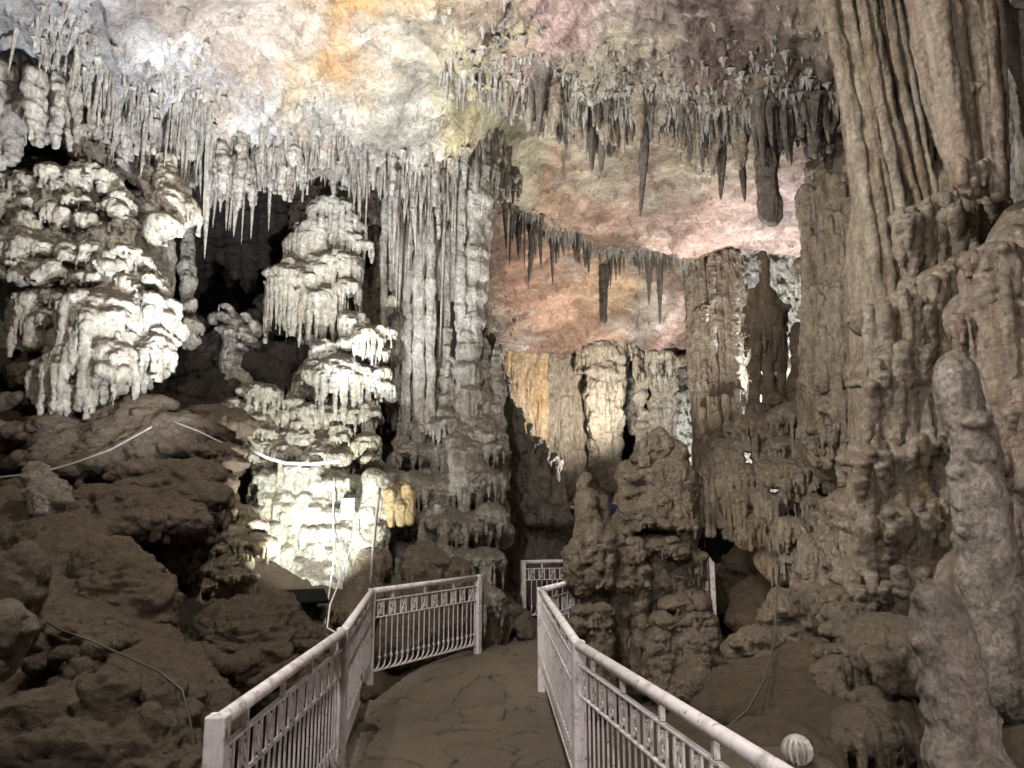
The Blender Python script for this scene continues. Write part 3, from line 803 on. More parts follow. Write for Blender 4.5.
def f_tower():
    V = Vol(5)
    T = lambda y: 11.0 - np.clip(y - 180, 0, 420) / 420 * 1.05
    top = [(336, 188, 13), (328, 205, 20), (340, 222, 20), (316, 232, 26), (300, 240, 18), (352, 238, 13), (362, 243, 9), (330, 262, 24), (296, 275, 26), (312, 300, 26), (285, 300, 16), (345, 285, 14)]
    lobes(V, [(x, y, T(y), r) for x, y, r in top], drips=13, sub=2, flat=.7, dl=(.9, 2.6))
    curtain(V, [(280, 285, T(285)), (330, 275, T(275))], [(280, 335, T(300)), (335, 325, T(300))], 14, 4, taper=.5, lenj=.25)
    V.cap(P(330, 200, 11.5), P(305, 300, 11.35), .16, .3, .2); V.cap(P(305, 300, 11.35), P(335, 370, 11.3), .3, .45, .2); V.cap(P(325, 400, 11.3), P(300, 600, 10.9), .6, 1.1, .2)
    solid('flowstone_tower', V, .023, M_PALE, 'tall narrow tiered flowstone tower with dripping caps beside the black hollow', 'flowstone', disp=.02)
    V = Vol(6)
    mid = [(232, 405, 12), (228, 425, 10), (246, 390, 10), (392, 300, 7), (385, 330, 9), (352, 318, 16), (366, 335, 14), (350, 350, 18), (322, 350, 16), (338, 372, 24), (364, 372, 16), (318, 388, 19), (378, 352, 8), (262, 392, 14), (250, 412, 16),
           (275, 418, 22), (308, 420, 26), (342, 412, 24), (366, 405, 12), (250, 436, 14), (290, 448, 24), (325, 450, 26), (358, 448, 18), (240, 455, 12), (268, 470, 18)]
    lobes(V, [(x, y, T(y) - .25, r) for x, y, r in mid], drips=11, sub=2, flat=.75, dd=.25, dl=(.6, 2.2))
    fill(V, [(325, 325), (388, 305), (382, 400), (372, 460), (232, 465), (238, 405), (300, 395)], lambda x, y: T(y) - .2 - V.rng.uniform(0, .25), 70, (4, 11), 7, 1, flat=.8)
    solid('flowstone_cascade', V, .018, M_WHITE, 'glaring white ragged flowstone cascade with brown topped caps above the conduit', 'flowstone', disp=.022)
    V = Vol(7)
    low = [(285, 490, 30), (320, 485, 26), (350, 490, 18), (300, 520, 30), (335, 530, 26), (270, 530, 24), (358, 520, 14), (318, 560, 30), (285, 565, 28), (345, 560, 20), (262, 575, 20), (310, 590, 30), (340, 590, 22), (280, 600, 22)]
    lobes(V, [(x, y, T(y) - .35, r) for x, y, r in low], drips=10, sub=1, flat=.9, dl=(.6, 2.2))
    fill(V, [(260, 470), (370, 470), (370, 600), (250, 600)], lambda x, y: T(y) - .35 - V.rng.uniform(0, .2), 40, (5, 14), 7, 1, flat=.8)
    curtain(V, [(258, 470, T(470) - .5), (320, 468, T(470) - .5)], [(262, 545, T(560) - .4), (318, 520, T(520) - .4)], 10, 5, taper=.4, lenj=.3)
    curtain(V, [(255, 520, T(520) - .5), (290, 545, T(545) - .5)], [(250, 590, T(590) - .4), (285, 600, T(600) - .4)], 8, 6, taper=.6, lenj=.2)
    solid('flowstone_apron', V, .021, M_APRON, 'glaring white flowstone apron of smooth overlapping lobes directly behind the floodlight', 'flowstone', disp=.018)
    V = Vol(8)
    lobes(V, [(375, 490, 9.7, 14), (376, 512, 9.65, 15), (374, 535, 9.6, 15), (372, 556, 9.5, 14)], drips=2, sub=1, flat=1)
    strand(V, [(374, 480, 9.7), (370, 575, 9.5)], [12, 16], wob=.1)
    solid('greenish_column', V, .02, M_APRON, 'squat greenish pale column between the white box and the ochre patch', 'column', disp=.015)
f_tower()

def f_tower_back():
    V = Vol(108)
    fill(V, [(345, 240), (385, 235), (392, 300), (385, 440), (355, 430), (345, 320)], lambda x, y: 11.9, 26, (9, 18), 8, 1, flat=1)
    solid('shaded_ledges', V, .026, M_ROCK, 'brown shaded rock ledges between the tower and the pale shafts', 'rock', disp=.02, flow=.006, knob=None, crag=.04)
f_tower_back()
def f_columns():
    V = Vol(9)
    # hanging shafts that reach down from the fringe of the ceiling
    g = V.rng
    for x, y0, y1, d, r0, r1 in [(384, 200, 330, 11.0, 3.5, 2), (391, 190, 290, 11.1, 3, 2), (397, 190, 405, 11.0, 4, 2.5), (406, 170, 440, 10.9, 4.5, 4), (413, 170, 330, 11.1, 3, 2), (420, 150, 445, 10.8, 5.5, 4.5), (430, 160, 425, 10.8, 4.5, 4.5), (437, 150, 300, 11.0, 3, 2),
                                 (445, 150, 390, 11.1, 4, 3), (452, 150, 300, 11.0, 4, 2), (425, 330, 445, 11.0, 4, 2), (412, 340, 440, 11.1, 4, 2), (389, 300, 420, 11.3, 6, 3), (439, 330, 410, 11.1, 5, 3), (401, 260, 360, 11.0, 3, 1.5)]:
        strand(V, [(x + g.uniform(-2, 2), y0, d), (x + g.uniform(-2, 2), (y0 + y1) / 2, d), (x + g.uniform(-2, 2), y1, d)], [r0, (r0 + r1) / 2, r1], k=.014, wob=.14, nsub=12)
    curtain(V, [(384, 170, 11.35), (452, 165, 11.35)], [(388, 300, 11.3), (448, 290, 11.3)], 12, 3, taper=.3, lenj=.35)
    curtain(V, [(392, 390, 11.2), (440, 390, 11.2)], [(392, 440, 11.15), (440, 440, 11.15)], 9, 3, taper=.4, lenj=.3)
    solid('dripstone_shafts', V, .016, M_CURT, 'cluster of long pale straight dripstone shafts hanging left of the lumpy column', 'dripstone', disp=.012, flow=.016, knob=None)
    V = Vol(10)
    strand(V, [(476, 170, 11.1), (475, 250, 11.1), (470, 330, 11.0), (468, 420, 10.8), (466, 480, 10.5)], [13, 11, 9, 11, 16], k=.06, wob=.22, nsub=12)
    strand(V, [(485, 190, 11.2), (484, 300, 11.1)], [7, 3], wob=.1)
    solid('slender_column', V, .018, M_CURT, 'slender lumpy floor to ceiling column right of the dripstone shafts', 'column', disp=.02, flow=.018, knob=(.008, 14))
    V = Vol(11)
    strand(V, [(460, 160, 10.9), (459, 260, 10.9), (462, 330, 10.9)], [6, 6, 5], wob=.10, nsub=10)
    strand(V, [(449, 165, 11.0), (450, 240, 11.0)], [7, 3], wob=.10, nsub=8)
    solid('thin_column', V, .018, M_CURT, 'thin grey pipe-like dripstone column between shafts and slender column', 'column', disp=.015, knob=(.008, 14))
    # mounds under the shafts
    V = Vol(12)
    H = lambda y: 11.2 - np.clip(y - 340, 0, 260) / 260 * 1.5
    L = [(447, 360, 9), (446, 380, 12), (440, 400, 14), (445, 425, 16), (420, 430, 12), (408, 452, 15), (430, 455, 20), (455, 450, 18), (470, 410, 12), (478, 440, 18),
         (400, 478, 14), (422, 490, 22), (450, 490, 24), (480, 480, 20), (492, 450, 12), (408, 520, 20), (440, 525, 26), (470, 525, 22), (490, 515, 16), (425, 555, 24), (455, 560, 24), (485, 560, 20), (402, 550, 16), (400, 590, 20), (440, 600, 26), (475, 600, 24)]
    lobes(V, [(x, y, H(y), r) for x, y, r in L], drips=9, sub=2, flat=.68)
    for x, y0, y1 in [(448, 330, 440), (497, 345, 460), (484, 340, 440), (405, 400, 460), (455, 360, 450), (490, 380, 500), (500, 420, 540), (438, 385, 450), (398, 440, 500), (470, 400, 470), (478, 450, 540), (428, 420, 480)]:
        strand(V, [(x, y0, 11.1), (x - 1, (y0 + y1) / 2, 11.0), (x, y1, 10.8)], [2.5, 6, 8.5], wob=.3, nsub=8)
    solid('flowstone_mound', V, .018, M_CURT, 'grey knobbly flowstone mound with drip fringes below the slender column', 'flowstone', disp=.025)
    V = Vol(13)
    fill(V, [(384, 482), (414, 484), (414, 515), (386, 520)], lambda x, y: 9.95, 16, (3, 6), 8, 1, flat=.8)
    V.ell(P(400, 500, 10.3), (.2, .22, .26), .05)
    curtain(V, [(389, 492, 9.65), (412, 492, 9.65)], [(390, 525, 9.6), (410, 522, 9.6)], 6, 4, taper=.7, lenj=.1)
    solid('ochre_flowstone', V, .018, M_YELLOW, 'small ochre yellow flowstone patch with dripping edge right of the white box', 'flowstone', disp=.012)
    V = Vol(14)
    lobes(V, [(425, 575, 9.2, 24), (405, 600, 9.1, 18), (450, 585, 9.4, 22), (385, 600, 8.9, 14), (470, 610, 9.8, 22), (380, 575, 9.0, 10)], drips=3, sub=1, flat=1)
    strand(V, [(372, 560, 8.9), (352, 620, 8.6)], [14, 17], wob=.1)
    V.cap(P(395, 640, 9.0), P(480, 630, 10.2), .35, .35, .2)
    solid('fluted_boulder', V, .024, M_DUSTY, 'brown ribbed boulder slope behind the far left railing', 'rock', disp=.03, flow=.03)
f_columns()

def f_dark_middle():
    V = Vol(15)
    fill(V, [(500, 440), (520, 430), (560, 470), (566, 560), (548, 600), (520, 610), (485, 600), (480, 520)], lambda x, y: 13.2 - (y - 430) / 180 * .7 + abs(x - 510) * .006, 70, (6, 15), 9, 1, flat=1.0)
    V.cap(P(520, 470, 13.6), P(520, 600, 13.2), .35, .6, .2)
    for x, y0 in [(500, 345), (512, 400), (545, 440), (555, 462), (530, 425), (492, 335), (520, 410), (538, 448), (562, 480), (507, 380)]:
        strand(V, [(x, y0, 12.6), (x + 1, y0 + 40, 12.6), (x, 520, 12.7)], [1.6, 4.5, 8], wob=.3, nsub=7)
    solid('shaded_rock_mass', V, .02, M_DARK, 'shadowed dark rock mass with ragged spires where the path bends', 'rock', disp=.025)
    V = Vol(16)
    lobes(V, [(510, 622, 10.4, 20), (495, 610, 10.8, 18), (525, 632, 10.2, 10)], drips=0, sub=2, flat=.9)
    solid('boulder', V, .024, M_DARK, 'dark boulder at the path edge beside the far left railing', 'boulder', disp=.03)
f_dark_middle()

# ------------------------------------------------------------------ formations at the far end
def f_back():
    D = 22.5
    V = Vol(17)
    curtain(V, [(548, 362, D), (592, 362, D)], [(548, 470, D), (592, 500, D)], 11, 4.2, taper=.7, lenj=.14, wob=.1)
    V.cap(P(545, 361, D), P(594, 361, D), .12, .12, .1); V.cap(P(552, 380, D + .5), P(590, 480, D + .6), .5, .6, .2); V.cap(P(570, 370, D + .5), P(570, 540, D + .6), .6, .6, .2)
    solid('dripstone_curtain', V, .036, M_BACK, 'square topped buff dripstone curtain hung along the far wall beside the orange slab', 'curtain', disp=.03, flow=.05)
    V = Vol(18)
    strand(V, [(600, 345, D - 1), (604, 420, D - 1), (606, 520, D - 1)], [17, 13, 11], wob=.15, nsub=12)
    curtain(V, [(590, 345, D - 1.2), (622, 345, D - 1.2)], [(598, 480, D - 1.4), (614, 490, D - 1.4)], 7, 4, taper=.7, lenj=.2)
    lobes(V, [(600, 345, D - 1, 20), (618, 348, D - .9, 18), (640, 352, D - .6, 20), (660, 355, D - .4, 18)], drips=10, sub=1, flat=.5)
    solid('ridged_column', V, .034, M_BACK, 'tall ridged buff column with mushroom top at the far wall', 'column', disp=.05, flow=.05)
    V = Vol(19)
    curtain(V, [(506, 335, D - .5), (545, 345, D - .4)], [(508, 420, D - .5), (545, 505, D - .4)], 8, 6, taper=.6, lenj=.12)
    lobes(V, [(520, 332, D - .3, 16), (545, 342, D - .2, 14), (500, 335, D - .4, 16)], drips=8, sub=1, flat=.5)
    V.cap(P(525, 340, D + .3), P(530, 490, D + .3), .5, .4, .2)
    solid('orange_slab', V, .034, M_ORANGE, 'orange stained hanging slab on the far wall behind the slender column', 'slab', disp=.03, flow=.03)
    V = Vol(20)
    for x, y0, y1 in [(640, 370, 470), (655, 372, 500), (668, 365, 520), (676, 380, 500), (632, 370, 430)]:
        strand(V, [(x, y0, D + .3), (x, (y0 + y1) / 2, D + .3), (x, y1, D + .3)], [6, 6, 4], wob=.25, nsub=8)
    lobes(V, [(650, 362, D, 18), (674, 368, D - .2, 16), (690, 360, D - .6, 16)], drips=8, sub=1, flat=.6)
    solid('dripstone_fringe', V, .04, M_BACK, 'grey dripstone fringe over the dark recess in the far wall', 'dripstone', disp=.05)
    V = Vol(21)
    for y in range(372, 520, 11):
        lobes(V, [(690 + V.rng.uniform(-3, 3), y, 19 + V.rng.uniform(-.1, .1), 11)], drips=6, sub=1, flat=.6)
    solid('tiered_pillar', V, .036, M_PALE, 'brightly lit narrow tiered pillar half hidden behind the right curtain', 'pillar', disp=.03)
    V = Vol(22)
    fill(V, [(590, 470), (640, 480), (700, 490), (700, 560), (560, 560), (560, 490)], lambda x, y: 20.5, 24, (14, 22), 4, 1, flat=1)
    solid('rubble_bank', V, .06, M_DUSTY, 'low brown rubble bank at the foot of the far wall', 'rock', disp=.06)
f_back()

# ------------------------------------------------------------------ right half: middle distance
def f_right_mid():
    V = Vol(30)
    D = 16.5
    for k in range(4):
        o = k * .15
        curtain(V, [(686 + 3 * k, 258 - 3 * k, D + .35 - o), (741 - 2 * k, 252, D + .3 - o)], [(692 + 3 * k, (420, 480, 515, 540)[k], D - .3 - o), (746, (400, 450, 490, 520)[k], D - .2 - o)], (14, 12, 10, 9)[k], (4, 3.6, 3.3, 3)[k], taper=.7, lenj=.18, wob=.12)
    curtain(V, [(704, 440, D - .9), (755, 430, D - .9)], [(706, 540, D - 1.1), (770, 540, D - 1.2)], 17, 3.4, taper=.6, lenj=.14)
    curtain(V, [(700, 410, D - .7), (755, 400, D - .7)], [(702, 520, D - .8), (760, 520, D - .9)], 15, 3.4, taper=.6, lenj=.14)
    V.cap(P(712, 258, D + .8), P(722, 480, D + .5), .4, .6, .2); V.cap(P(727, 258, D + .8), P(727, 480, D + .5), .35, .5, .2)
    lobes(V, [(698, 262, D + .1, 12), (715, 256, D, 12), (728, 254, D, 12), (704, 310, D - .2, 9), (722, 345, D - .3, 10), (712, 470, D - 1, 12), (740, 482, D - 1, 13)], drips=10, sub=1)
    solid('drapery_wall', V, .024, M_BROWN, 'broad brown wall of hanging stone drapery right of the dark recess', 'drapery', disp=.02, flow=.03)
    V = Vol(31)
    fill(V, [(745, 240), (800, 232), (815, 300), (818, 345), (800, 420), (750, 420)], lambda x, y: 18.5, 34, (14, 24), 6, 1, flat=.8)
    curtain(V, [(745, 240, 18.0), (815, 240, 18.0)], [(745, 420, 18), (815, 380, 18)], 16, 5, taper=.7)
    solid('lit_dripstone_wall', V, .042, M_PALE, 'bright bluish lit dripstone wall seen behind the dark spires', 'dripstone', disp=.05, flow=.04)
    V = Vol(32)
    D = 11.6
    lobes(V, [(763, 260, D, 5.5, 0), (763, 285, D, 6, 0), (765, 298, D, 12), (775, 312, D, 16), (754, 314, D, 11), (764, 328, D, 17), (776, 336, D, 14), (756, 345, D, 7), (780, 352, D, 5), (756, 385, D, 6), (776, 400, D - .2, 8), (758, 412, D - .2, 10)], drips=8, sub=1, flat=1.15, dd=.05)
    strand(V, [(763, 254, D), (764, 290, D), (768, 320, D)], [3.4, 5, 11], wob=.1)
    strand(V, [(752, 290, D), (753, 320, D)], [3, 6], wob=.2)
    for x, y0 in [(755, 345), (780, 345), (768, 340)]:
        strand(V, [(x, y0, D), (x, 430, D - .1)], [4.5, 6.5], wob=.25, nsub=7)
    solid('hooded_stalagmite', V, .02, M_DUSTY, 'brown hooded stalagmite spire with knob on top standing before the bright wall', 'stalagmite', disp=.018)
    V = Vol(33)
    lobes(V, [(797, 345, D, 5, 0), (797, 362, D, 7), (799, 385, D - .1, 9), (802, 402, D - .1, 11)], drips=5, sub=1, flat=1)
    strand(V, [(797, 325, D), (798, 350, D), (800, 400, D - .1)], [3.5, 6, 9], wob=.15)
    solid('stub_stalagmite', V, .02, M_DUSTY, 'short brown stalagmite stub right of the hooded spire', 'stalagmite', disp=.018)
    V = Vol(34)
    D = 10.6
    spec = []
    g = V.rng
    fill(V, [(742, 420), (790, 412), (850, 420), (850, 560), (800, 580), (768, 560), (735, 480)], lambda x, y: D - (y - 400) / 160 * .4 - (x - 740) * .006, 46, (10, 24), 11, 2, flat=.6)
    for c in [(748, 458, 7), (775, 490, 4)]:
        q = P(c[0], c[1], D - .1); e = P(c[0], c[1], D + 2)
    curtain(V, [(735, 420, D + .2), (800, 420, D)], [(740, 540, D + .2), (790, 560, D)], 12, 5, taper=.6, lenj=.3)
    # two small windows through to flowstone brightened by an added light
    for x, y, r in [(745, 454, 2.2), (748, 458, 2.6), (751, 462, 2.2), (750, 455, 1.8), (746, 462, 1.6), (771, 490, 1.4), (775, 491, 1.8), (779, 490, 1.2)]:
        V.cap(P(x, y, D - 2), P(x, y, D + 2.2), M(r, D), M(r, D) * 2.2, .015, True)
    solid('dripstone_tiers', V, .017, M_BROWN, 'brown bank of small dripping tiers pierced by two bright gaps', 'dripstone', disp=.02)
    V = Vol(38)
    lobes(V, [(748, 458, 13.4, 16), (774, 488, 13.4, 12), (760, 474, 13.5, 14)], drips=8, sub=1, flat=.9)
    V.cap(P(755, 440, 13.9), P(765, 490, 13.9), .25, .25, .1)
    solid('bright_flowstone', V, .025, M_PALE, 'bright flowstone glimpsed through two small gaps in the brown tiers', 'flowstone')
    V = Vol(35)
    D = 9.4
    curtain(V, [(804, 190, D), (880, 150, D - .6)], [(815, 420, D - .1), (880, 440, D - .8)], 22, 5, taper=.8, lenj=.2, wob=.12)
    curtain(V, [(804, 240, D - .15), (880, 200, D - .75)], [(812, 400, D - .15), (880, 440, D - .85)], 18, 4, taper=.6, lenj=.3, wob=.12)
    curtain(V, [(806, 300, D - .25), (880, 280, D - .85)], [(812, 440, D - .2), (880, 450, D - .95)], 18, 4, taper=.6, lenj=.3, wob=.12)
    V.cap(P(850, 170, D + .55), P(850, 440, D + .35), .55, .6, .2)
    lobes(V, [(818, 200, D, 14), (815, 262, D, 14), (835, 275, D - .2, 22), (860, 330, D - .3, 22), (825, 380, D - .2, 20), (850, 405, D - .4, 24), (872, 430, D - .5, 20), (830, 430, D - .2, 18), (835, 330, D - .2, 14)], drips=12, sub=1, flat=.7)
    curtain(V, [(800, 430, D), (880, 420, D - .6)], [(812, 470, D - .1), (880, 480, D - .7)], 14, 6, taper=.5, lenj=.3)
    solid('fluted_buttress', V, .018, M_BROWN, 'tall brown fluted buttress left of the giant column', 'buttress', disp=.025, flow=.03)
    V = Vol(36)
    D = 7.8
    lobes(V, [(860, 500, D, 24), (880, 520, D - .3, 26), (850, 535, D, 18), (870, 470, D - .1, 20), (898, 470, D - .5, 24)], drips=12, sub=1, flat=.5)
    curtain(V, [(835, 540, D), (900, 520, D - .5)], [(838, 610, D - .1), (890, 605, D - .5)], 15, 6, taper=.8, lenj=.2)
    V.cap(P(865, 520, D + .5), P(868, 640, D + .3), .4, .5, .2)
    lobes(V, [(805, 560, D + .8, 16), (812, 590, D + .8, 14), (795, 530, D + 1, 14)], drips=8, sub=1, flat=1)
    strand(V, [(812, 545, D + .6), (815, 640, D + .4)], [12, 14], wob=.2, nsub=7)
    solid('draped_ledge', V, .016, M_BROWN, 'overhanging brown ledge with a skirt of stone folds at the column foot', 'ledge', disp=.02, flow=.03)
f_right_mid()

# ------------------------------------------------------------------ the giant column on the right
def f_giant():
    V = Vol(40)
    g = V.rng
    V.cap(P(880, -30, 7.3), P(935, 260, 6.9), .55, .62, .2)
    V.cap(P(935, 260, 6.9), P(965, 640, 6.3), .72, .85, .3)
    for lay in range(3):                                    # three depths of long slanting folds
        n = (22, 16, 9)[lay]
        for j in range(n):
            t = (j + g.uniform(.2, .8)) / n
            xt, xb = 824 + t * 112, 888 + t * 100
            d = 6.75 - .24 * lay - .2 * math.sin(math.pi * t) + g.uniform(-.04, .04)
            y1 = 285 - 75 * t + g.uniform(-35, 25)
            r = g.uniform(2.5, 5.6)
            strand(V, [(xt + g.uniform(-2, 2), -30, d), (xt + (xb - xt) * .42 + g.uniform(-3, 3), 105, d - .03), (xb, y1, d - .02)], [r * 1.15, r, r * .75], k=.014, wob=.05, nsub=6)
    for x0, x1, r in [(824, 882, 7), (838, 893, 8), (856, 905, 6), (905, 935, 9)]:
        strand(V, [(x0, -30, 6.25), ((x0 + x1) / 2, 120, 6.2), (x1, 300, 6.2)], [r, r, r * .8], k=.016, wob=.06, nsub=9)
    lobes(V, [(838, 25, 6.3, 14), (860, 5, 6.2, 16)], drips=8, sub=1, flat=.5)
    solid('fluted_column', V, .0145, M_BROWN, 'giant leaning column with long slanting folds reaching the ceiling', 'column', disp=.012, flow=.012, knob=None)
    V = Vol(41)
    D = 5.7
    # stepped skirts: each a brow with a fringe of sharp folds beneath it
    def skirt(x0, y0, x1, y1, d, drop, n, r):
        n = int(n * 1.25); r = r * .8
        xs = np.linspace(x0 + 12, x1, max(3, int(abs(x1 - x0) / 12)))
        prev = None
        for q_, x in enumerate(xs):                         # one continuous uneven brow
            y = y0 + (y1 - y0) * (x - x0) / (x1 - x0)
            c = P(x, y + g.normal(0, 4), d + (.12 if q_ < 2 else .0) + g.normal(0, .04)); rr = M(g.uniform(7, 12), d) * (.55 if q_ in (0, len(xs) - 1) else 1.0)
            if prev is not None: V.cap(prev[0], c, prev[1], rr, .04)
            V.cap(c, c + np.array([0, .45, .06]), rr, rr * 1.3, .05)
            prev = (c, rr)
        for k in range(2):
            curtain(V, [(x0, y0, d - .13 - .03 * k), (x1, y1, d - .15 - .03 * k)], [(x0 + drop * .05, y0 + drop, d + .08 - .04 * k), (x1 + drop * .05, y1 + drop * (.8 + .2 * k), d + .06 - .02 * k)], n, r, k=.016, taper=.6, lenj=.22, wob=.08, jit=.3)
    g = V.rng
    V.cap(P(930, 210, D + .75), P(940, 400, D + .7), .42, .52, .2); V.cap(P(940, 400, D + .7), P(940, 640, D + .55), .5, .6, .2)
    skirt(892, 222, 1005, 195, D + .12, 75, 13, 6)
    skirt(868, 325, 990, 255, D - .1, 175, 17, 7)
    skirt(866, 385, 930, 345, D - .12, 110, 9, 6.5)
    skirt(860, 462, 955, 432, D - .15, 90, 13, 6.5)
    skirt(855, 530, 950, 508, D - .2, 95, 13, 6.5)
    skirt(850, 592, 955, 575, D - .25, 60, 12, 6)
    for x, y, r in [(905, 500, 20), (925, 450, 16), (915, 560, 18), (940, 540, 18), (895, 430, 14)]:
        lobes(V, [(x, y, D - .1, r, 10)], sub=1, flat=.8)
    for a in range(5):
        x = 893 + a * 14
        strand(V, [(x, 330 + 10 * a, D - .2), (x + 6, 470, D - .25), (x + 16, 620, D - .3)], [5, 6, 7], k=.02, wob=.15, nsub=9)
    solid('column_foot_flowstone', V, .0135, M_BROWN, 'brown flowstone skirts piled around the middle of the giant column', 'flowstone', disp=.012, flow=.014, knob=(.006, 14))
    V = Vol(42)
    D = 5.0
    g = V.rng
    for x0, xm, x1, y1, r, dz in [(908, 928, 958, 182, 7, 0), (918, 940, 965, 188, 8, -.05), (930, 950, 970, 192, 9, -.09), (944, 962, 978, 190, 8, -.08), (955, 974, 985, 186, 6, -.02), (968, 982, 991, 192, 8, -.1), (980, 992, 998, 196, 8, -.12), (992, 1000, 1004, 198, 6, -.06), (966, 990, 999, 140, 10, .0)]:
        strand(V, [(x0, -45, D + dz + .05), (xm, 75, D + dz), (x1, y1 + g.uniform(-4, 4), D + dz)], [r * 1.15, r, r * .8], k=.014, wob=.05, nsub=8)
    V.cap(P(930, -40, D + .28), P(978, 170, D + .25), .16, .12, .05)
    lobes(V, [(975, 88, D - .1, 12), (992, 92, D - .1, 12), (962, 80, D - .05, 8)], drips=8, sub=1, flat=.6)
    curtain(V, [(955, 165, D - .1), (1003, 165, D - .12)], [(962, 196, D - .1), (1003, 200, D - .12)], 12, 3, taper=.3, lenj=.25)
    solid('stone_drape', V, .011, M_PINKISH, 'pinkish buff stone drape with a ragged lower edge hanging before the giant column', 'drapery', disp=.01, flow=.008, knob=(.006, 16))
    V = Vol(43)
    for a, b, r in [((985, -40, 5.6), (1035, 110, 5.4), 8), ((1000, -40, 5.8), (1040, 60, 5.6), 8), ((1015, 20, 5.6), (1030, 180, 5.6), 10), ((1005, 120, 5.9), (1020, 230, 5.8), 12), ((1030, 90, 5.5), (1040, 250, 5.5), 10)]:
        strand(V, [a, b], [r, r * .7], k=.03, wob=.12, nsub=8)
    V.cap(P(1040, -40, 6.3), P(1040, 250, 6.2), .45, .5, .2)
    solid('side_drapery', V, .02, M_CURT, 'pale edged narrow stone folds at the far right beside the pinkish drape', 'drapery', disp=.02)
    V = Vol(44)
    D = 4.9
    lobes(V, [(1010, 275, D, 36), (1035, 260, D, 40), (1000, 310, D, 32), (1030, 330, D - .1, 50), (1040, 400, D - .1, 60), (1010, 370, D, 34), (1015, 440, D, 40), (1045, 480, D - .1, 60), (1020, 520, D - .05, 45), (1030, 590, D - .1, 55)], drips=6, sub=2, flat=1.0)
    curtain(V, [(985, 320, D - .15), (1030, 320, D - .3)], [(1000, 480, D - .15), (1035, 500, D - .3)], 8, 8, taper=.7, lenj=.2)
    V.cap(P(1050, 250, D + .5), P(1050, 640, D + .4), .4, .5, .2)
    solid('knobbly_pillar', V, .014, M_PINKISH, 'thick knobbly buff pillar cut off by the right picture edge', 'pillar', disp=.02, knob=(.012, 16), pop=.012)
    V = Vol(45)
    D = 4.35
    strand(V, [(955, 366, D), (960, 400, D), (972, 440, D), (980, 490, D), (985, 545, D), (995, 610, D), (1005, 690, D)], [13, 18, 17, 21, 21, 23, 30], k=.05, wob=.13, nsub=4)
    lobes(V, [(958, 378, D - .05, 15, 0), (950, 385, D, 10, 0), (976, 420, D - .08, 13, 0), (1000, 505, D - .05, 11, 0), (1004, 484, D, 9, 0), (985, 450, D - .1, 14, 0), (966, 470, D - .08, 12, 0), (980, 525, D - .1, 16, 0), (998, 560, D - .08, 13, 0), (972, 500, D - .08, 12, 0)], drips=0, sub=1, flat=1, dd=.03, push=.3)
    solid('knobby_stalagmite', V, .0125, M_KNOB, 'tall slender pale knobby stalagmite with rounded top in front of the giant column', 'stalagmite', disp=.012, flow=.004, knob=(.022, 10), pop=.016)
    V = Vol(46)
    D = 3.75
    strand(V, [(938, 600, D), (945, 640, D), (950, 690, D), (965, 770, D - .05), (975, 860, D - .1)], [14, 21, 20, 29, 40], k=.055, wob=.13, nsub=4)
    lobes(V, [(938, 600, D - .05, 15, 0), (958, 615, D - .02, 13, 0), (955, 650, D - .05, 18, 0), (925, 640, D, 12, 0), (945, 690, D - .05, 18, 0), (975, 720, D - .05, 20, 0)], drips=0, sub=1, flat=1, dd=.03, push=.3)
    solid('forked_stalagmite', V, .012, M_KNOB, 'lumpy pale stalagmite with forked top at the lower right, below the tall knobby one', 'stalagmite', disp=.012, flow=.004, knob=(.022, 10), pop=.016)
f_giant()

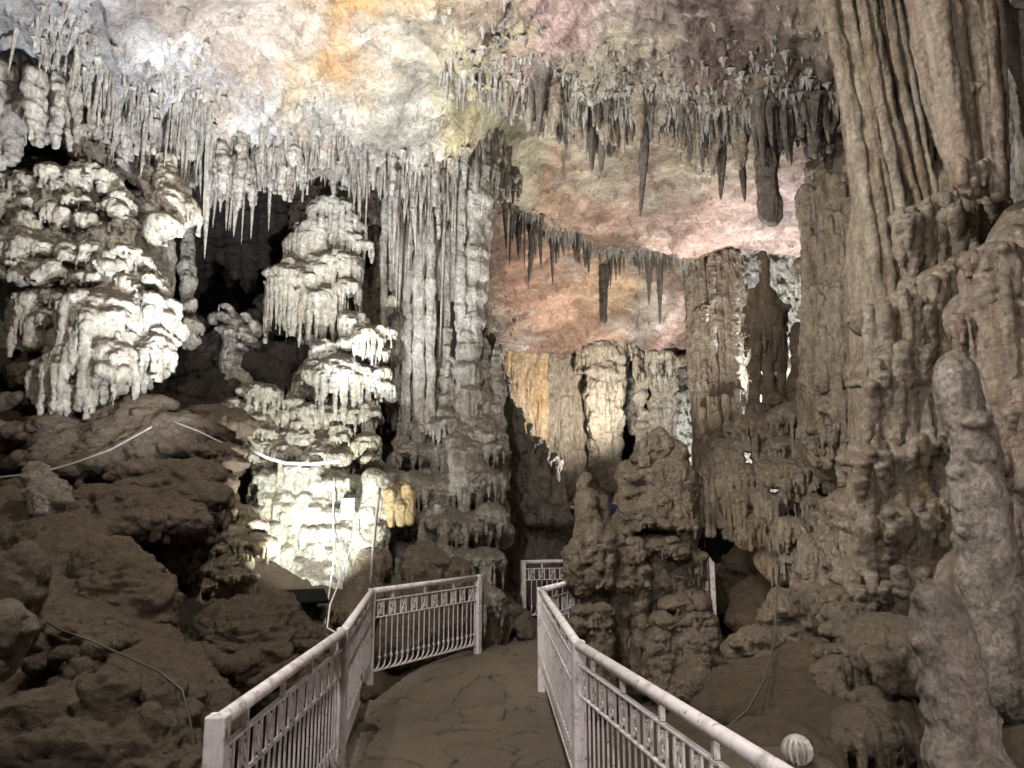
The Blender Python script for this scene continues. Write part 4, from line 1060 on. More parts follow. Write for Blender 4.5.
# ------------------------------------------------------------------ lower right slope
def f_right_slope():
    V = Vol(50)
    D = 4.4
    lobes(V, [(900, 648, D, 34), (925, 640, D + .1, 30)], drips=14, sub=0, flat=.75)
    curtain(V, [(870, 655, D - .1), (925, 668, D - .15)], [(888, 690, D - .1), (925, 700, D - .15)], 10, 6, taper=.6, lenj=.2)
    solid('dome_flowstone', V, .014, M_DUSTY, 'smooth brown dome of flowstone with pale fluted rim beside the forked stalagmite', 'flowstone', disp=.012, flow=.012)
    V = Vol(51)
    D = 4.2
    lobes(V, [(890, 720, D, 34), (905, 745, D - .1, 36), (870, 735, D - .05, 26)], drips=12, sub=1, flat=.9)
    solid('lower_dome', V, .014, M_DUSTY, 'dusty rounded flowstone lump at the lower right under the smooth dome', 'flowstone', disp=.014, flow=.016)
    V = Vol(52)
    strata(V, [(835, 600), (870, 600), (870, 700), (850, 755), (820, 740), (835, 660)], lambda x, y: 5.3 - (y - 600) / 150 * .9, 60, (5, 13), .8, .5)
    for y in (620, 650, 680, 710): V.ell(P(852, y, 5.6 - (y - 600) / 150 * .9), (.17, .2, .14), .08)
    solid('rock_stack', V, .0125, M_DUSTY, 'crumbly brown rock stack on the earth slope left of the smooth dome', 'rock', disp=.02, crag=.02, knob=(.012, 10))
    V = Vol(53)
    strata(V, [(762, 662), (790, 655), (825, 662), (825, 690), (765, 690)], lambda x, y: 5.6, 30, (5, 11), .7, .5)
    V.cap(P(765, 688, 5.75), P(822, 688, 5.75), .12, .12, .08)
    solid('rubble_heap', V, .0135, M_DUSTY, 'low heap of crumbly stones on the earth slope', 'rock', disp=.02, crag=.015, knob=(.012, 10))
    V = Vol(54)
    strata(V, [(735, 650), (775, 615), (835, 585), (850, 600), (800, 640), (760, 660)], lambda x, y: 6.9, 40, (6, 15), .7, .5)
    V.cap(P(745, 655, 7.1), P(840, 605, 7.1), .16, .2, .08)
    solid('stone_knolls', V, .017, M_DUSTY, 'brown stone knolls at the top edge of the earth slope', 'rock', disp=.025, crag=.02, knob=(.012, 10))
    V = Vol(57)
    for x, y, d, r in [(800, 700, 4.9, 60), (760, 720, 4.6, 45), (840, 740, 4.2, 50), (880, 680, 5.0, 60), (780, 770, 3.7, 60)]:
        q = P(x, y, d); q[1] += M(r, d) * .7; V.ell(q, (M(r, d) * 1.2, M(r, d), M(r, d) * .45), .25)
    solid('earth_bank', V, .016, M_EARTH, 'sloping bank of brown earth between the right handrail and the giant column', 'earth bank', disp=.025, flow=0, dscale=3, knob=(.008, 7), crag=.018)
    V = Vol(58)
    for x, y, d, r in [(785, 625, 10.8, 36), (805, 600, 11.2, 46), (775, 600, 13.0, 50), (735, 592, 14.6, 46), (800, 565, 12.6, 50)]:
        q = P(x, y, d); q[1] += M(r, d) * .6; V.ell(q, (M(r, d) * 1.3, M(r, d), M(r, d) * .5), .4)
    solid('dark_earth_slope', V, .03, M_EARTH, 'dim earth slope under the hanging brown drapery right of the distant railing', 'earth bank', disp=.04, flow=0, dscale=2.5, knob=(.01, 5), crag=.03)
    V = Vol(55)
    q = P(797, 750, 3.0); r = M(12.5, 3.0)
    V.ell(q, (r * .84, r * .84, r * .82), .003)
    for j in range(13):
        a = 2 * math.pi * j / 13
        pts = [q + np.array([math.cos(a) * math.cos(e) * r, math.sin(a) * math.cos(e) * r, math.sin(e) * r * .97]) for e in np.linspace(1.45, -1.0, 7)]
        for u, v in zip(pts[:-1], pts[1:]): V.cap(u, v, r * .13, r * .13, .002)
    solid('fluted_stone_ball', V, .004, M_BALL, 'small white fluted calcite ball on the slope beside the right handrail', 'stone', disp=.001, flow=0, knob=None)
    V = Vol(56)
    c = P(797, 785, 3.0)
    V.ell(c + np.array([0, .1, -.02]), (.2, .2, .1), .05); V.ell(c + np.array([-.15, .15, -.05]), (.2, .2, .12), .05)
    solid('stone', V, .012, M_DUSTY, 'low dusty stone carrying the white fluted ball', 'stone', disp=.012)
f_right_slope()

# ------------------------------------------------------------------ stalagmite island in the middle
def f_middle():
    V = Vol(60)
    D = 8.4
    for pts, rr in [([(660, 436, D), (657, 480, D), (652, 560, D), (655, 690, D - .1)], [8, 15, 15, 14]), ([(674, 448, D), (676, 500, D), (676, 570, D), (680, 690, D)], [8, 15, 14, 16]),
                    ([(638, 470, D), (640, 520, D), (645, 560, D), (650, 640, D - .1)], [6, 12, 12, 8]), ([(688, 500, D + .1), (680, 560, D + .1), (684, 640, D + .1)], [6, 8, 8]), ([(627, 466, D), (628, 492, D), (634, 525, D)], [5, 7, 10])]:
        strand(V, pts, rr, k=.08, wob=.16, nsub=5)
    fill(V, [(650, 436), (680, 446), (692, 500), (684, 555), (682, 590), (640, 590), (632, 560), (626, 490)], lambda x, y: D - .12, 150, (3.5, 9), 0, 2, flat=1.0, push=.45)
    for x, y, r in [(664, 500, 15), (640, 535, 16), (690, 560, 16), (655, 580, 16), (690, 600, 18), (668, 545, 18)]:
        lobes(V, [(x, y, D - .15, r, 6)], sub=2, flat=.55, dd=.02, push=.8)
    for x0, y0, x1, y1, r in [(612, 540, 650, 522, 7), (650, 522, 690, 528, 7), (612, 560, 640, 566, 8), (655, 545, 680, 552, 8), (672, 540, 684, 556, 6)]:     # overhanging brows
        for t in np.linspace(0, 1, 6):
            lobes(V, [(x0 + (x1 - x0) * t, y0 + (y1 - y0) * t, D - .28, r, 5)], sub=1, flat=.6, dd=.03, push=.8)
    for x, y, rx, ry in [(655, 533, 14, 3), (632, 545, 10, 3)]:
        q = P(x, y, D - .25); V.ell(q, (M(rx, D), .22, M(ry, D)), .03, True)
    solid('castle_stalagmite', V, .0125, M_DUSTY, 'broad castle-shaped brown stalagmite, tallest in the middle of the cave', 'stalagmite', disp=.02, flow=.01, knob=(.028, 9), pop=.016)
    V = Vol(61)
    D = 8.0
    strand(V, [(586, 476, D), (586, 505, D), (589, 540, D)], [3.5, 8, 12], wob=.15, nsub=6)
    strand(V, [(603, 500, D + .2), (602, 540, D + .2)], [4, 8], wob=.2)
    strand(V, [(617, 520, D + .2), (616, 550, D + .2)], [4, 8], wob=.2)
    strand(V, [(574, 545, D), (578, 575, D)], [5, 7], wob=.2)
    fill(V, [(572, 545), (595, 530), (640, 545), (648, 585), (575, 590)], lambda x, y: D - (x < 605) * .05, 80, (4, 9), 3, 2, flat=1.0, push=.3)
    curtain(V, [(572, 552, D - .08), (612, 548, D - .1)], [(576, 585, D - .1), (608, 590, D - .12)], 9, 4, wob=.3, taper=.6)
    for x, y1, r in [(600, 660, 6), (618, 690, 8), (638, 690, 8), (588, 650, 6)]:
        strand(V, [(x, 575, D + .1), (x + 2, (575 + y1) / 2, D + .12), (x, y1, D + .08)], [r * 1.3, r * .8, r * 1.1], wob=.15, nsub=6)
    for x, y, rx, ry in [(590, 566, 4, 3), (603, 574, 3, 3)]:
        q = P(x, y, D - .2); V.ell(q, (M(rx, D), .18, M(ry, D)), .02, True)
    solid('overhanging_stalagmite', V, .0125, M_DUSTY, 'brown stalagmite with thin spire and hollowed overhanging collar behind the right railing', 'stalagmite', disp=.02, flow=.01, knob=(.028, 9), pop=.016)
    V = Vol(62)
    D = 7.6
    fill(V, [(575, 612), (610, 608), (612, 625), (578, 632)], lambda x, y: D, 18, (5, 9), 3, 1, flat=.8)
    strand(V, [(596, 622, D + .1), (600, 700, D + .1)], [9, 12], wob=.12)
    solid('mushroom_stone', V, .0125, M_DUSTY, 'mushroom-shaped brown stone on a short stem right behind the railing post', 'stone', disp=.02, knob=(.028, 9), pop=.016)
    V = Vol(63)
    D = 7.6
    for x, y0, y1, r in [(676, 608, 690, 12), (698, 606, 690, 13), (688, 625, 690, 17), (662, 640, 690, 12), (708, 645, 690, 10)]:
        strand(V, [(x, y0, D), (x, (y0 + y1) / 2, D), (x + 2, y1, D - .05)], [r * .6, r, r * 1.25], wob=.2, nsub=5)
    fill(V, [(672, 605), (705, 603), (720, 650), (720, 695), (655, 695), (655, 650)], lambda x, y: D - .12, 80, (4, 10), 2, 2, flat=1, push=.3)
    solid('knobbly_rock', V, .0125, M_DUSTY, 'knobbly brown rock at the right foot of the castle-shaped stalagmite', 'rock', disp=.025, knob=(.028, 9), pop=.016)
f_middle()

# ------------------------------------------------------------------ lower left foreground
def f_left_front():
    V = Vol(70)
    D = 3.6
    lobes(V, [(18, 578, D, 18, 0), (12, 600, D, 16, 0), (22, 570, D, 10, 0)], drips=0, sub=1, flat=1.2)
    strand(V, [(20, 570, D), (12, 640, D)], [16, 20], wob=.12)
    solid('stalagmite_stub', V, .011, M_ROCK, 'squat brown stalagmite stub at the left edge of the slope', 'stalagmite', disp=.02, flow=.01, knob=(.012, 9), crag=.012)
    V = Vol(71)
    D = 3.0
    lobes(V, [(-5, 630, D, 18, 0), (5, 645, D, 10, 0), (-8, 660, D, 18, 0)], drips=0, sub=1, flat=1.2)
    solid('cut_stone', V, .011, M_DUSTY, 'pale brown stone cut off by the left picture edge', 'stone', disp=.02, knob=(.015, 9), crag=.012)
    V = Vol(72)
    fill(V, [(25, 645), (60, 625), (95, 640), (85, 700), (40, 700)], lambda x, y: 4.2 - (y - 620) / 80 * .4, 20, (5, 13), 0, 1, flat=1.3)
    solid('rubble', V, .012, M_ROCK, 'jumble of small broken stones on the left slope near the dark hose', 'rock', disp=.02, flow=.006, crag=.025)
    V = Vol(73)
    def ridge(pts, r):
        W = [P(*p) for p in pts]
        for a, b, ra, rb in zip(W[:-1], W[1:], r[:-1], r[1:]):
            ra, rb = M(ra, 5), M(rb, 5)
            V.cap(a + np.array([0, ra * .6, -ra * .4]), b + np.array([0, rb * .6, -rb * .4]), ra, rb, .16)
    ridge([(-20, 505, 7.0), (50, 545, 6.2), (90, 590, 5.6)], [40, 46, 50])
    ridge([(40, 575, 5.9), (110, 650, 4.9), (180, 715, 4.2)], [50, 44, 36])
    ridge([(-30, 600, 5.2), (60, 660, 4.6), (150, 730, 4.0)], [60, 60, 50])
    ridge([(-20, 680, 4.4), (60, 740, 3.9), (120, 790, 3.6)], [60, 60, 50])
    for x, y, d, r in [(118, 594, 5.0, 42), (140, 610, 4.9, 28), (100, 572, 5.3, 32)]:
        q = P(x, y, d); q[1] += M(r, d) * .6; V.ell(q, (M(r, d), M(r, d), M(r, d) * .85), .10)
    curtain(V, [(120, 605, 4.95), (160, 592, 5.1)], [(130, 645, 4.95), (160, 645, 5.1)], 8, 6, k=.05, taper=.9)
    strata(V, [(60, 545), (110, 560), (190, 700), (185, 760), (120, 740), (60, 640)], lambda x, y: 5.6 - (y - 540) / 200 * 1.5, 50, (3, 9), .6, .5)
    solid('smooth_rock_slope', V, .016, M_EARTH, 'smooth rounded brown rock slope on the left', 'rock', disp=.03, flow=.008, dscale=2.5, knob=(.008, 6), crag=.03)
    V = Vol(74)
    D = 7.3
    for x, y, d, r in [(245, 642, D, 50), (276, 652, D, 34), (215, 645, D + .2, 40), (185, 630, D + .5, 30), (320, 682, D - .2, 26)]:
        q = P(x, y, d); q[1] += M(r, d) * .5; V.ell(q, (M(r, d), M(r, d), M(r, d) * .8), .15)
    for i in range(26):
        x, y = V.rng.uniform(195, 350), V.rng.uniform(645, 705)
        q = P(x, y, 6.7); r = M(V.rng.uniform(8, 20), 6.6); V.ell(q, (r * 1.5, r, r * .4), .03)
    solid('rock_mound', V, .018, M_ROCK, 'broad dark layered rock mound in front of the floodlight', 'rock', disp=.03, flow=.0, knob=None, crag=.045)
    V = Vol(75)
    D = 3.3
    for x, y, d, r in [(20, 750, D, 70), (90, 755, D, 60), (130, 722, D + .3, 46), (150, 765, D, 34), (165, 705, D + .6, 30)]:
        q = P(x, y, d); q[1] += M(r, d) * .5; V.ell(q, (M(r, d), M(r, d), M(r, d) * .55), .12)
    for i in range(22):
        lobes(V, [(V.rng.uniform(95, 185), V.rng.uniform(700, 770), D + .15, V.rng.uniform(8, 20), 0)], drips=0, sub=1, flat=1.1)
    solid('rock_edge', V, .014, M_ROCK, 'craggy brown rock edge dropping away beside the near left railing', 'rock', disp=.02, flow=.0, knob=None, crag=.035)
    V = Vol(76)
    strand(V, [(35, 470, 6.6), (45, 490, 6.5), (50, 510, 6.4)], [8, 13, 14], wob=.2)
    lobes(V, [(38, 485, 6.5, 9), (52, 500, 6.4, 9)], drips=3, sub=1, flat=1.4)
    solid('jagged_stone', V, .016, M_KNOB, 'upright jagged stone on the left slope where the grey cable passes', 'stone', disp=.02, crag=.02)
    V = Vol(77)
    D = 8.0
    lobes(V, [(310, 622, D, 10, 0), (316, 636, D, 11, 0), (302, 640, D, 9, 0), (322, 612, D + .1, 9, 0)], drips=0, sub=1, flat=1.2)
    V.cap(P(303, 604, D + .05), P(312, 650, D), .06, .12, .04)
    solid('lamp_rock', V, .015, M_DUSTY, 'crumbly rock pedestal under the black floodlight', 'rock', disp=.02, crag=.02)
f_left_front()

# ------------------------------------------------------------------ railings
def baluster_mesh():
    m = MB()
    m.tube([(0, 0, .36), (0, 0, .737)], .0062, 6)
    m.box((-.0125, -.0125, .345), (.0125, .0125, .375), .004)
    pts = [(0, 0, .35)] + [(-.075 * (1 - math.cos(a)), 0, .335 - .085 * math.sin(a)) for a in np.linspace(0, math.pi / 2, 8)] + [(-.09, 0, .25)]
    m.tube(pts, .0075, 6)
    return m.mesh('baluster')
def ornament_mesh():
    m = MB(); w, z0, z1 = .05, .748, .895
    m.box((-w, -.005, z0), (-w + .016, .005, z1)); m.box((w - .016, -.005, z0), (w, .005, z1))
    f = m.mesh('ornament'); m = MB()
    for s, zc in ((1, .855), (-1, .79)):
        pts = []
        for a in np.linspace(-1.2, 4.6, 14):
            rr = .024 - .0022 * (a + 1.2)
            pts.append((s * rr * math.cos(a), 0, zc + s * rr * math.sin(a)))
        m.tube(pts, .0055, 5)
    m.tube([(-.03, 0, z0 + .002), (-.008, 0, .80), (.008, 0, .845), (.03, 0, z1 - .002)], .006, 5)
    return f, m.mesh('scroll')
def post_mesh(h=1.025, w=.036, cap=False):
    m = MB(); m.box((-w, -w, -.05), (w, w, h), .006)
    if cap: m.box((-w - .004, -w - .004, h + .002), (w + .004, w + .004, h + .014), .004)
    return m.mesh('post')
ME_BAL, (ME_ORN, ME_SCR), ME_POST = baluster_mesh(), ornament_mesh(), post_mesh()
for q in (ME_BAL, ME_ORN, ME_SCR, ME_POST): q.materials.append(M_RAIL)
def railing(A, B, label, posts=(0, 1), slope=0.0, leg=True):
    A = np.array(A, float); B = np.array(B, float)
    L = float(np.linalg.norm((B - A)[:2])); rz = math.atan2(B[1] - A[1], B[0] - A[0])
    root = empty('railing', tuple(A), rz)
    tag(root, label, 'railing', 'white painted railings along the path')
    sl = lambda x: x * slope
    def part(name, me, x=0, z=0):
        o = link(name, me, None, root, (x, 0, z)); return o
    m = MB(); m.tube([(0, 0, 1.0), (L, 0, 1.0 + sl(L))], .028, 14); h = link('handrail', m.mesh('handrail', True), M_RAIL, root)
    for nm, z, hw in (('upper_bar', .902, .013), ('middle_bar', .742, .010), ('bottom_bar', .243, .011)):
        m = MB(); m.box((.0, -hw, z - .006), (L, hw, z + .006), .002)
        for i, v in enumerate(m.v): m.v[i] = (v[0], v[1], v[2] + sl(v[0]))
        link(nm, m.mesh(nm), M_RAIL, root)
    n = max(2, int(L / .17)); st = (L - .1) / n
    for i in range(n):
        x = .05 + st * (i + .5)
        link('scroll', ME_SCR, None, part('ornament', ME_ORN, x, sl(x)))
        part('baluster', ME_BAL, x, sl(x)); part('baluster', ME_BAL, x + st / 2 if i < n - 1 else x + st * .4, sl(x + st / 2))
        if i % 3 == 1:
            m = MB(); m.box((-.011, -.011, .912), (.011, .011, .975)); link('spacer', m.mesh('spacer'), M_RAIL, root, (x, 0, sl(x)))
    for t in posts:
        part('post', ME_POST, L * t, sl(L * t))
    return root
def R2(px, py): q = G(px, py, 1.0); return (q[0], q[1], 0.0)
a1, a2, a3 = R2(218, 722), R2(343, 632), R2(372, 591)
railing(a2, a1, 'white railing section at the lower left with a chipped open post top', (0, 1))
railing(a3, a2, 'short white railing section on the left where the path narrows', (0,))
e3 = P(478, 577, 9.3); z3 = e3[2] - 1.0
railing(a3, (e3[0], e3[1], 0.0), 'white railing section turning across the back left of the path', (1,), slope=z3 / math.hypot(e3[0] - a3[0], e3[1] - a3[1]))
b1, b2, b3 = R2(800, 780), R2(578, 645), R2(541, 590)
b1 = R2(770, 765)
b0 = tuple(np.array(b1) + (np.array(b1) - np.array(b2)) * .35)
railing(b2, b0, 'long white railing section at the lower right nearest the viewer', (0, 1))
railing(b3, b2, 'white railing section on the right foreshortened along the flagstones', (0,))
e = P(584, 574, 9.4)
railing(b3, (e[0] + .5, e[1] + .15, 0.0), 'white railing section turning right behind the mushroom stone', (1,), slope=.05)
c1, c2 = P(523, 562, 11.6), P(600, 556, 12.0)
railing((c1[0], c1[1], c1[2] - 1.0), (c2[0], c2[1], 0), 'distant white railing across the path bend beside the dark rock mass', (0, 1), slope=.0)
d1, d2 = P(660, 556, 13.6), P(706, 558, 13.2)
railing((d1[0], d1[1], d1[2] - 1.0), (d2[0], d2[1], 0), 'distant white railing right of the castle-shaped stalagmite', (0, 1))
d3 = P(712, 566, 11.6)
railing((d2[0] + .05, d2[1], d2[2] - 1.0), (d3[0], d3[1] , 0), 'short distant railing end turning towards the viewer beside the dark hollow', (1,))
g1, g2 = P(626, 534, 17.5), P(648, 533, 17.3)
railing((g1[0], g1[1], g1[2] - 1.0), (g2[0], g2[1], 0), 'tiny far railing glimpsed through the gap between the two stalagmites', (0, 1))

# ------------------------------------------------------------------ stalactites
def stalactite_mesh(seed, lumps=.12, flare=.6, blunt=.06):
    g = np.random.default_rng(seed); n, m = 14, 22
    V = []
    bx, by = g.normal(0, .05, 2)
    ph = g.uniform(0, 6.28, 6); lob = g.integers(3, 6)
    for i in range(m):
        t = i / (m - 1)
        r = (1 - t) ** .75 * .85 + blunt + flare * math.exp(-t * 14)
        r *= 1 + lumps * math.sin(t * 17 + ph[0]) * .6 + lumps * math.sin(t * 41 + ph[1]) * .5
        if t > .97: r *= .45
        for j in range(n):
            a = 2 * math.pi * j / n
            rr = r * (1 + .16 * math.cos(lob * a + ph[2] + t * 1.5) + .08 * math.cos(7 * a + ph[3] - t * 3) + g.normal(0, .035))
            V.append((rr * math.cos(a) + bx * 6 * t * t, rr * math.sin(a) + by * 6 * t * t, -t))
    F = []
    for i in range(m - 1):
        for j in range(n):
            q = (j + 1) % n
            F.append((i * n + j, (i + 1) * n + j, (i + 1) * n + q, i * n + q))
    F.append((0, 0, 0, 0)); F.pop()
    return mesh_np('stalactite', V, F)
ST_PALE = [stalactite_mesh(100 + i) for i in range(8)]
ST_DARK = [stalactite_mesh(200 + i, .10, .9, .10) for i in range(8)]
ST_BACK = [stalactite_mesh(300 + i, .14, .9, .10) for i in range(4)]
for q in ST_PALE: q.materials.append(M_CURT)
for q in ST_DARK: q.materials.append(M_DARK)
for q in ST_BACK: q.materials.append(M_BROWN)
rg = np.random.default_rng(77)
def stalactite(p, L, r, meshes, label, group=None):
    o = link('stalactite', meshes[rg.integers(len(meshes))], None, None, tuple(p))
    o.scale = (r, r, L); o.rotation_euler = (rg.normal(0, .02), rg.normal(0, .02), rg.uniform(0, 6.28))
    return tag(o, label, 'stalactite', group)
def on_ceiling(px, d):
    """point of the ceiling above image column px at distance d"""
    x = ray(px, 200)[0] * d
    return np.array([x, d, ceil_at(x, d) + .06])
def st_px(px, y0, y1, d, rpx, meshes, label, group=None):
    """a stalactite whose root and tip fall at rows y0,y1 when it hangs at distance d; the root is carried up into the rock"""
    a, b = P(px, y0, d), P(px, y1, d)
    top = max(a[2], min(ceil_at(a[0], d) + .08, a[2] + .5))
    return stalactite((b[0], d, top), top - b[2], M(rpx, d), meshes, label, group)
# the near ridge
GA = 'stalactites along the near ceiling ridge'
LA = 'brown stalactite in the crowded row hanging from the near ceiling ridge'
for px, y0, y1, r, lab in [(651, 110, 218, 7, 'longest sharply pointed stalactite hanging in the middle of the near ridge'),
                           (592, 110, 172, 9, 'thick dark stalactite, left of a twin, near the left end of the ridge'), (606, 112, 176, 10, 'thick dark stalactite, right of a twin, near the left end of the ridge'),
                           (742, 110, 203, 8, 'long narrow stalactite just left of the dark blunt one'), (725, 110, 196, 9, 'broad stalactite with two points on the right half of the ridge')]:
    st_px(px, y0, y1, 9.75 + rg.uniform(-.1, .1), r, ST_DARK, lab)
V = Vol(90)
D = 9.6
strand(V, [(768, 100, D), (767, 150, D), (768, 190, D), (771, 218, D)], [13, 11, 9, 9], wob=.1, nsub=7)
V.ell(P(770, 214, D), (M(9, D), M(9, D), M(11, D)), .03)
solid('stalactite', V, .015, M_DARK, 'thick nearly black stalactite with a blunt club end at the right of the ridge', 'stalactite', disp=.012)
for i, (u0, u1, lab) in enumerate([(520, 640, 'ragged brown mass of fused stalactites along the left half of the near ridge'), (635, 745, 'ragged brown mass of fused stalactites along the middle of the near ridge'), (740, 835, 'dark ragged mass of fused stalactites at the right end of the near ridge')]):
    V = Vol(110 + i)
    dr = lambda px: float(seg_interp(ray(px, 110)[0] * 9.7, RIDGE)) + .05
    for px in np.arange(u0, u1, 9):
        lump(V, P(px, np.interp(px, [500, 600, 700, 835], [84, 96, 98, 96]) + V.rng.uniform(-6, 6), dr(px) + V.rng.normal(0, .1)), M(V.rng.uniform(8, 14), 9.7), .08, 1, 5, .8)
    for px in np.arange(u0, u1, 3.6):
        d = dr(px) + V.rng.normal(.02, .16)
        env = np.interp(px, [500, 540, 580, 610, 640, 665, 690, 720, 790, 832], [18, 40, 55, 58, 50, 45, 65, 80, 60, 60])
        y1 = 100 + env * V.rng.uniform(.25, 1.0); r = V.rng.uniform(3, 7)
        strand(V, [(px, 84, d), (px + V.rng.uniform(-2, 2), (96 + y1) / 2, d), (px + V.rng.uniform(-2, 2), y1, d)], [r * 1.1, r * .85, r * .2], k=.04, wob=.16, nsub=4)
    solid('fused_stalactites', V, .019, (M_BROWN, M_BROWN, M_DARK)[i], lab, 'dripstone', disp=.02, flow=.02, knob=(.015, 9))
n = 0
for k in range(70):
    px = rg.uniform(505, 832)
    d = seg_interp(px / 512 * 0 + ray(px, 120)[0] * 9.6, RIDGE) + rg.normal(.05, .2)
    y0 = 92 + rg.uniform(-8, 8)
    env = np.interp(px, [500, 540, 580, 610, 640, 665, 690, 720, 790, 832], [25, 45, 60, 62, 60, 55, 70, 90, 70, 75])
    y1 = 100 + env * rg.uniform(.3, 1.0)
    st_px(px, y0, y1, d, rg.uniform(3.5, 8.5), ST_DARK if rg.random() < .55 else ST_BACK, LA, GA)
# the second lip
GB = 'stalactites along the far ceiling lip'
LB = 'small dark stalactite in the row under the far ceiling lip'
for k in range(48):
    t = rg.uniform(0, 1)
    px = 496 + 192 * t
    y = np.interp(px, [496, 530, 560, 600, 640, 690], [222, 238, 252, 264, 265, 266])
    d = (ceil_z(0, 12) * 0 + 5.6) / ray(px, y)[2]
    cl = math.exp(1.1 * float(fbm(np.array([[px * .03, 0, 0]]), 1.0, 2, .6, 9.1)[0]))
    st_px(px, y - 4, y + rg.uniform(3, 18) * min(cl, 2) * (1.2 if px < 560 else .8), d + rg.normal(0, .12), min(5, 2.2 * math.exp(rg.normal(0, .4))), ST_DARK, LB, GB)
for px, y0, y1, r, lab in [(533, 245, 284, 5, 'stout dark stalactite under the far lip, largest near its left end'), (517, 236, 262, 3.4, 'pointed dark stalactite at the left end of the far lip'), (552, 252, 284, 3, 'thin two-toned stalactite hanging right of the stout one under the far lip'),
                           (651, 264, 303, 5, 'pointed grey stalactite of a pair under the right end of the far lip'), (662, 264, 326, 4.5, 'longer ragged grey stalactite of a pair under the right end of the far lip')]:
    st_px(px, y0, y1, 5.6 / ray(px, y0)[2], r, ST_DARK, lab)
V = Vol(91)
D = 18.5
strand(V, [(604, 268, D), (603, 285, D), (603, 323, D)], [4.5, 3.6, 2.6], wob=.1, nsub=6)
V.cap(P(603, 280, D), P(609, 276, D), .05, .06, .03); V.cap(P(605, 285, D), P(607, 255, D), .08, .1, .05)
solid('stalactite', V, .025, M_DARK, 'lone black rod-like stalactite hanging before the salmon ceiling', 'stalactite', disp=.012)
# fringe on the left
GC = 'stalactites in the fringe where the left ceiling meets the wall'
LC = 'pale stalactite in the dense fringe between left ceiling and wall'
def lip_pt(px):
    for d in np.arange(5.5, 14, .02):
        x = ray(px, 150)[0] * d
        if d >= seg_interp(x, LIP1): return x, d
    return ray(px, 150)[0] * 11, 11
for k in range(112):
    px = rg.uniform(225, 505) if k < 80 else rg.uniform(0, 225)
    x, d = lip_pt(px)
    d += rg.normal(.05, .28)
    x = ray(px, 150)[0] * d
    z = ceil_at(x, d) + .08
    cl = math.exp(1.5 * float(fbm(np.array([[x * 1.0, 0, 0]]), 1.9, 2, .6, 3.7)[0]))
    L = rg.uniform(.35, 1.15) * min(cl, 1.7) * np.interp(px, [0, 120, 240, 275, 300, 360, 385, 440, 500], [.6, .6, 1.0, 1.0, .5, .5, 1.1, 1.5, 1.1])
    stalactite((x, d, z), L, min(.11, .032 * math.exp(rg.normal(0, .5))) * (1.15 if L > .7 else .9), ST_PALE, LC, GC)
for px, y0, y1, r, lab in [(267, 160, 231, 3.4, 'long thin white stalactite hanging free at the edge of the black hollow'), (389, 180, 262, 4, 'long bluish white stalactite hanging free right of the tower')]:
    st_px(px, y0, y1, lip_pt(px)[1] + .15, r, ST_PALE, lab)
# countless tiny ones
def fringe():
    g = np.random.default_rng(5)
    Vs, Fs, base = [], [], 0
    ang = np.arange(6) * math.pi / 3
    def add(x, y, z, L, r):
        nonlocal base
        t = np.array([0, .12, .4, .7, 1.0]); rr = r * np.array([1.9, 1.05, .85, .6, .15]) * g.uniform(.8, 1.2, 5)
        dx, dy = g.normal(0, .05 * L, 2)
        v = np.zeros((5, 6, 3))
        v[:, :, 0] = x + dx * t[:, None] + rr[:, None] * np.cos(ang); v[:, :, 1] = y + dy * t[:, None] + rr[:, None] * np.sin(ang)
        v[:, :, 2] = z - L * t[:, None]
        Vs.append(v.reshape(-1, 3))
        i = np.arange(30).reshape(5, 6) + base; j = np.roll(i, -1, 1)
        Fs.append(np.stack([i[:-1], i[1:], j[1:], j[:-1]], -1).reshape(-1, 4)); base += 30
    for k in range(2300):      # left fringe, in clusters
        px = g.uniform(-10, 510)
        x, d = lip_pt_c(px)
        d = d - abs(g.normal(0, .75)) + .25 if g.random() < .6 else d + g.normal(0, .25)
        x = ray(px, 150)[0] * d
        cn = fbm(np.array([[x, d, 0]]), 1.4, 3, .6, 6.6)[0]
        if cn < -.05: continue
        t = d - seg_interp(x, LIP1)
        L = g.uniform(.04, .15) * min(2.2, .6 + 2 * cn + abs(g.normal(0, .4))) * (1 + 2.6 * math.exp(-(t / .4) ** 2) * g.random())
        add(x, d, ceil_at(x, d) + .04, L, g.uniform(.012, .032))
    for k in range(1500):      # near ridge
        px = g.uniform(490, 840) if g.random() < .93 else g.uniform(440, 500); x0 = ray(px, 120)[0] * 9.6
        d = seg_interp(x0, RIDGE) + g.normal(-.15, .35)
        if d > seg_interp(x0, RIDGE) + .35: continue
        x = ray(px, 120)[0] * d
        add(x, d, ceil_at(x, d) + .04, g.uniform(.04, .14) * (2.6 if d > seg_interp(x, RIDGE) - .25 else 1), g.uniform(.014, .04))
    for k in range(900):       # far lip and the fine lines of the domes
        px = g.uniform(490, 700)
        y = np.interp(px, [490, 530, 560, 600, 640, 700], [219, 238, 252, 264, 265, 266]) 
        d = 5.6 / ray(px, y)[2] + g.normal(0, .18); x = ray(px, y)[0] * d
        add(x, d, ceil_at(x, d) + .05, g.uniform(.06, .35), g.uniform(.015, .04))
    for k in range(500):
        u = g.random(); px = 508 + 80 * u; d = 11.6 + .5 * u + g.normal(0, .06); x = ray(px, 150)[0] * d
        add(x, d, ceil_at(x, d) + .05, g.uniform(.06, .26), g.uniform(.012, .03))
    o = link('small_stalactites', mesh_np('small_stalactites', np.concatenate(Vs), np.concatenate(Fs)), M_CURT)
    tag(o, 'countless tiny stalactites bristling from the ceiling edges', 'stalactites', kind='stuff')
_tab = [lip_pt(p) for p in range(-12, 514, 6)]
def lip_pt_c(px): return _tab[int(np.clip((px + 12) / 6, 0, len(_tab) - 1))]
fringe()

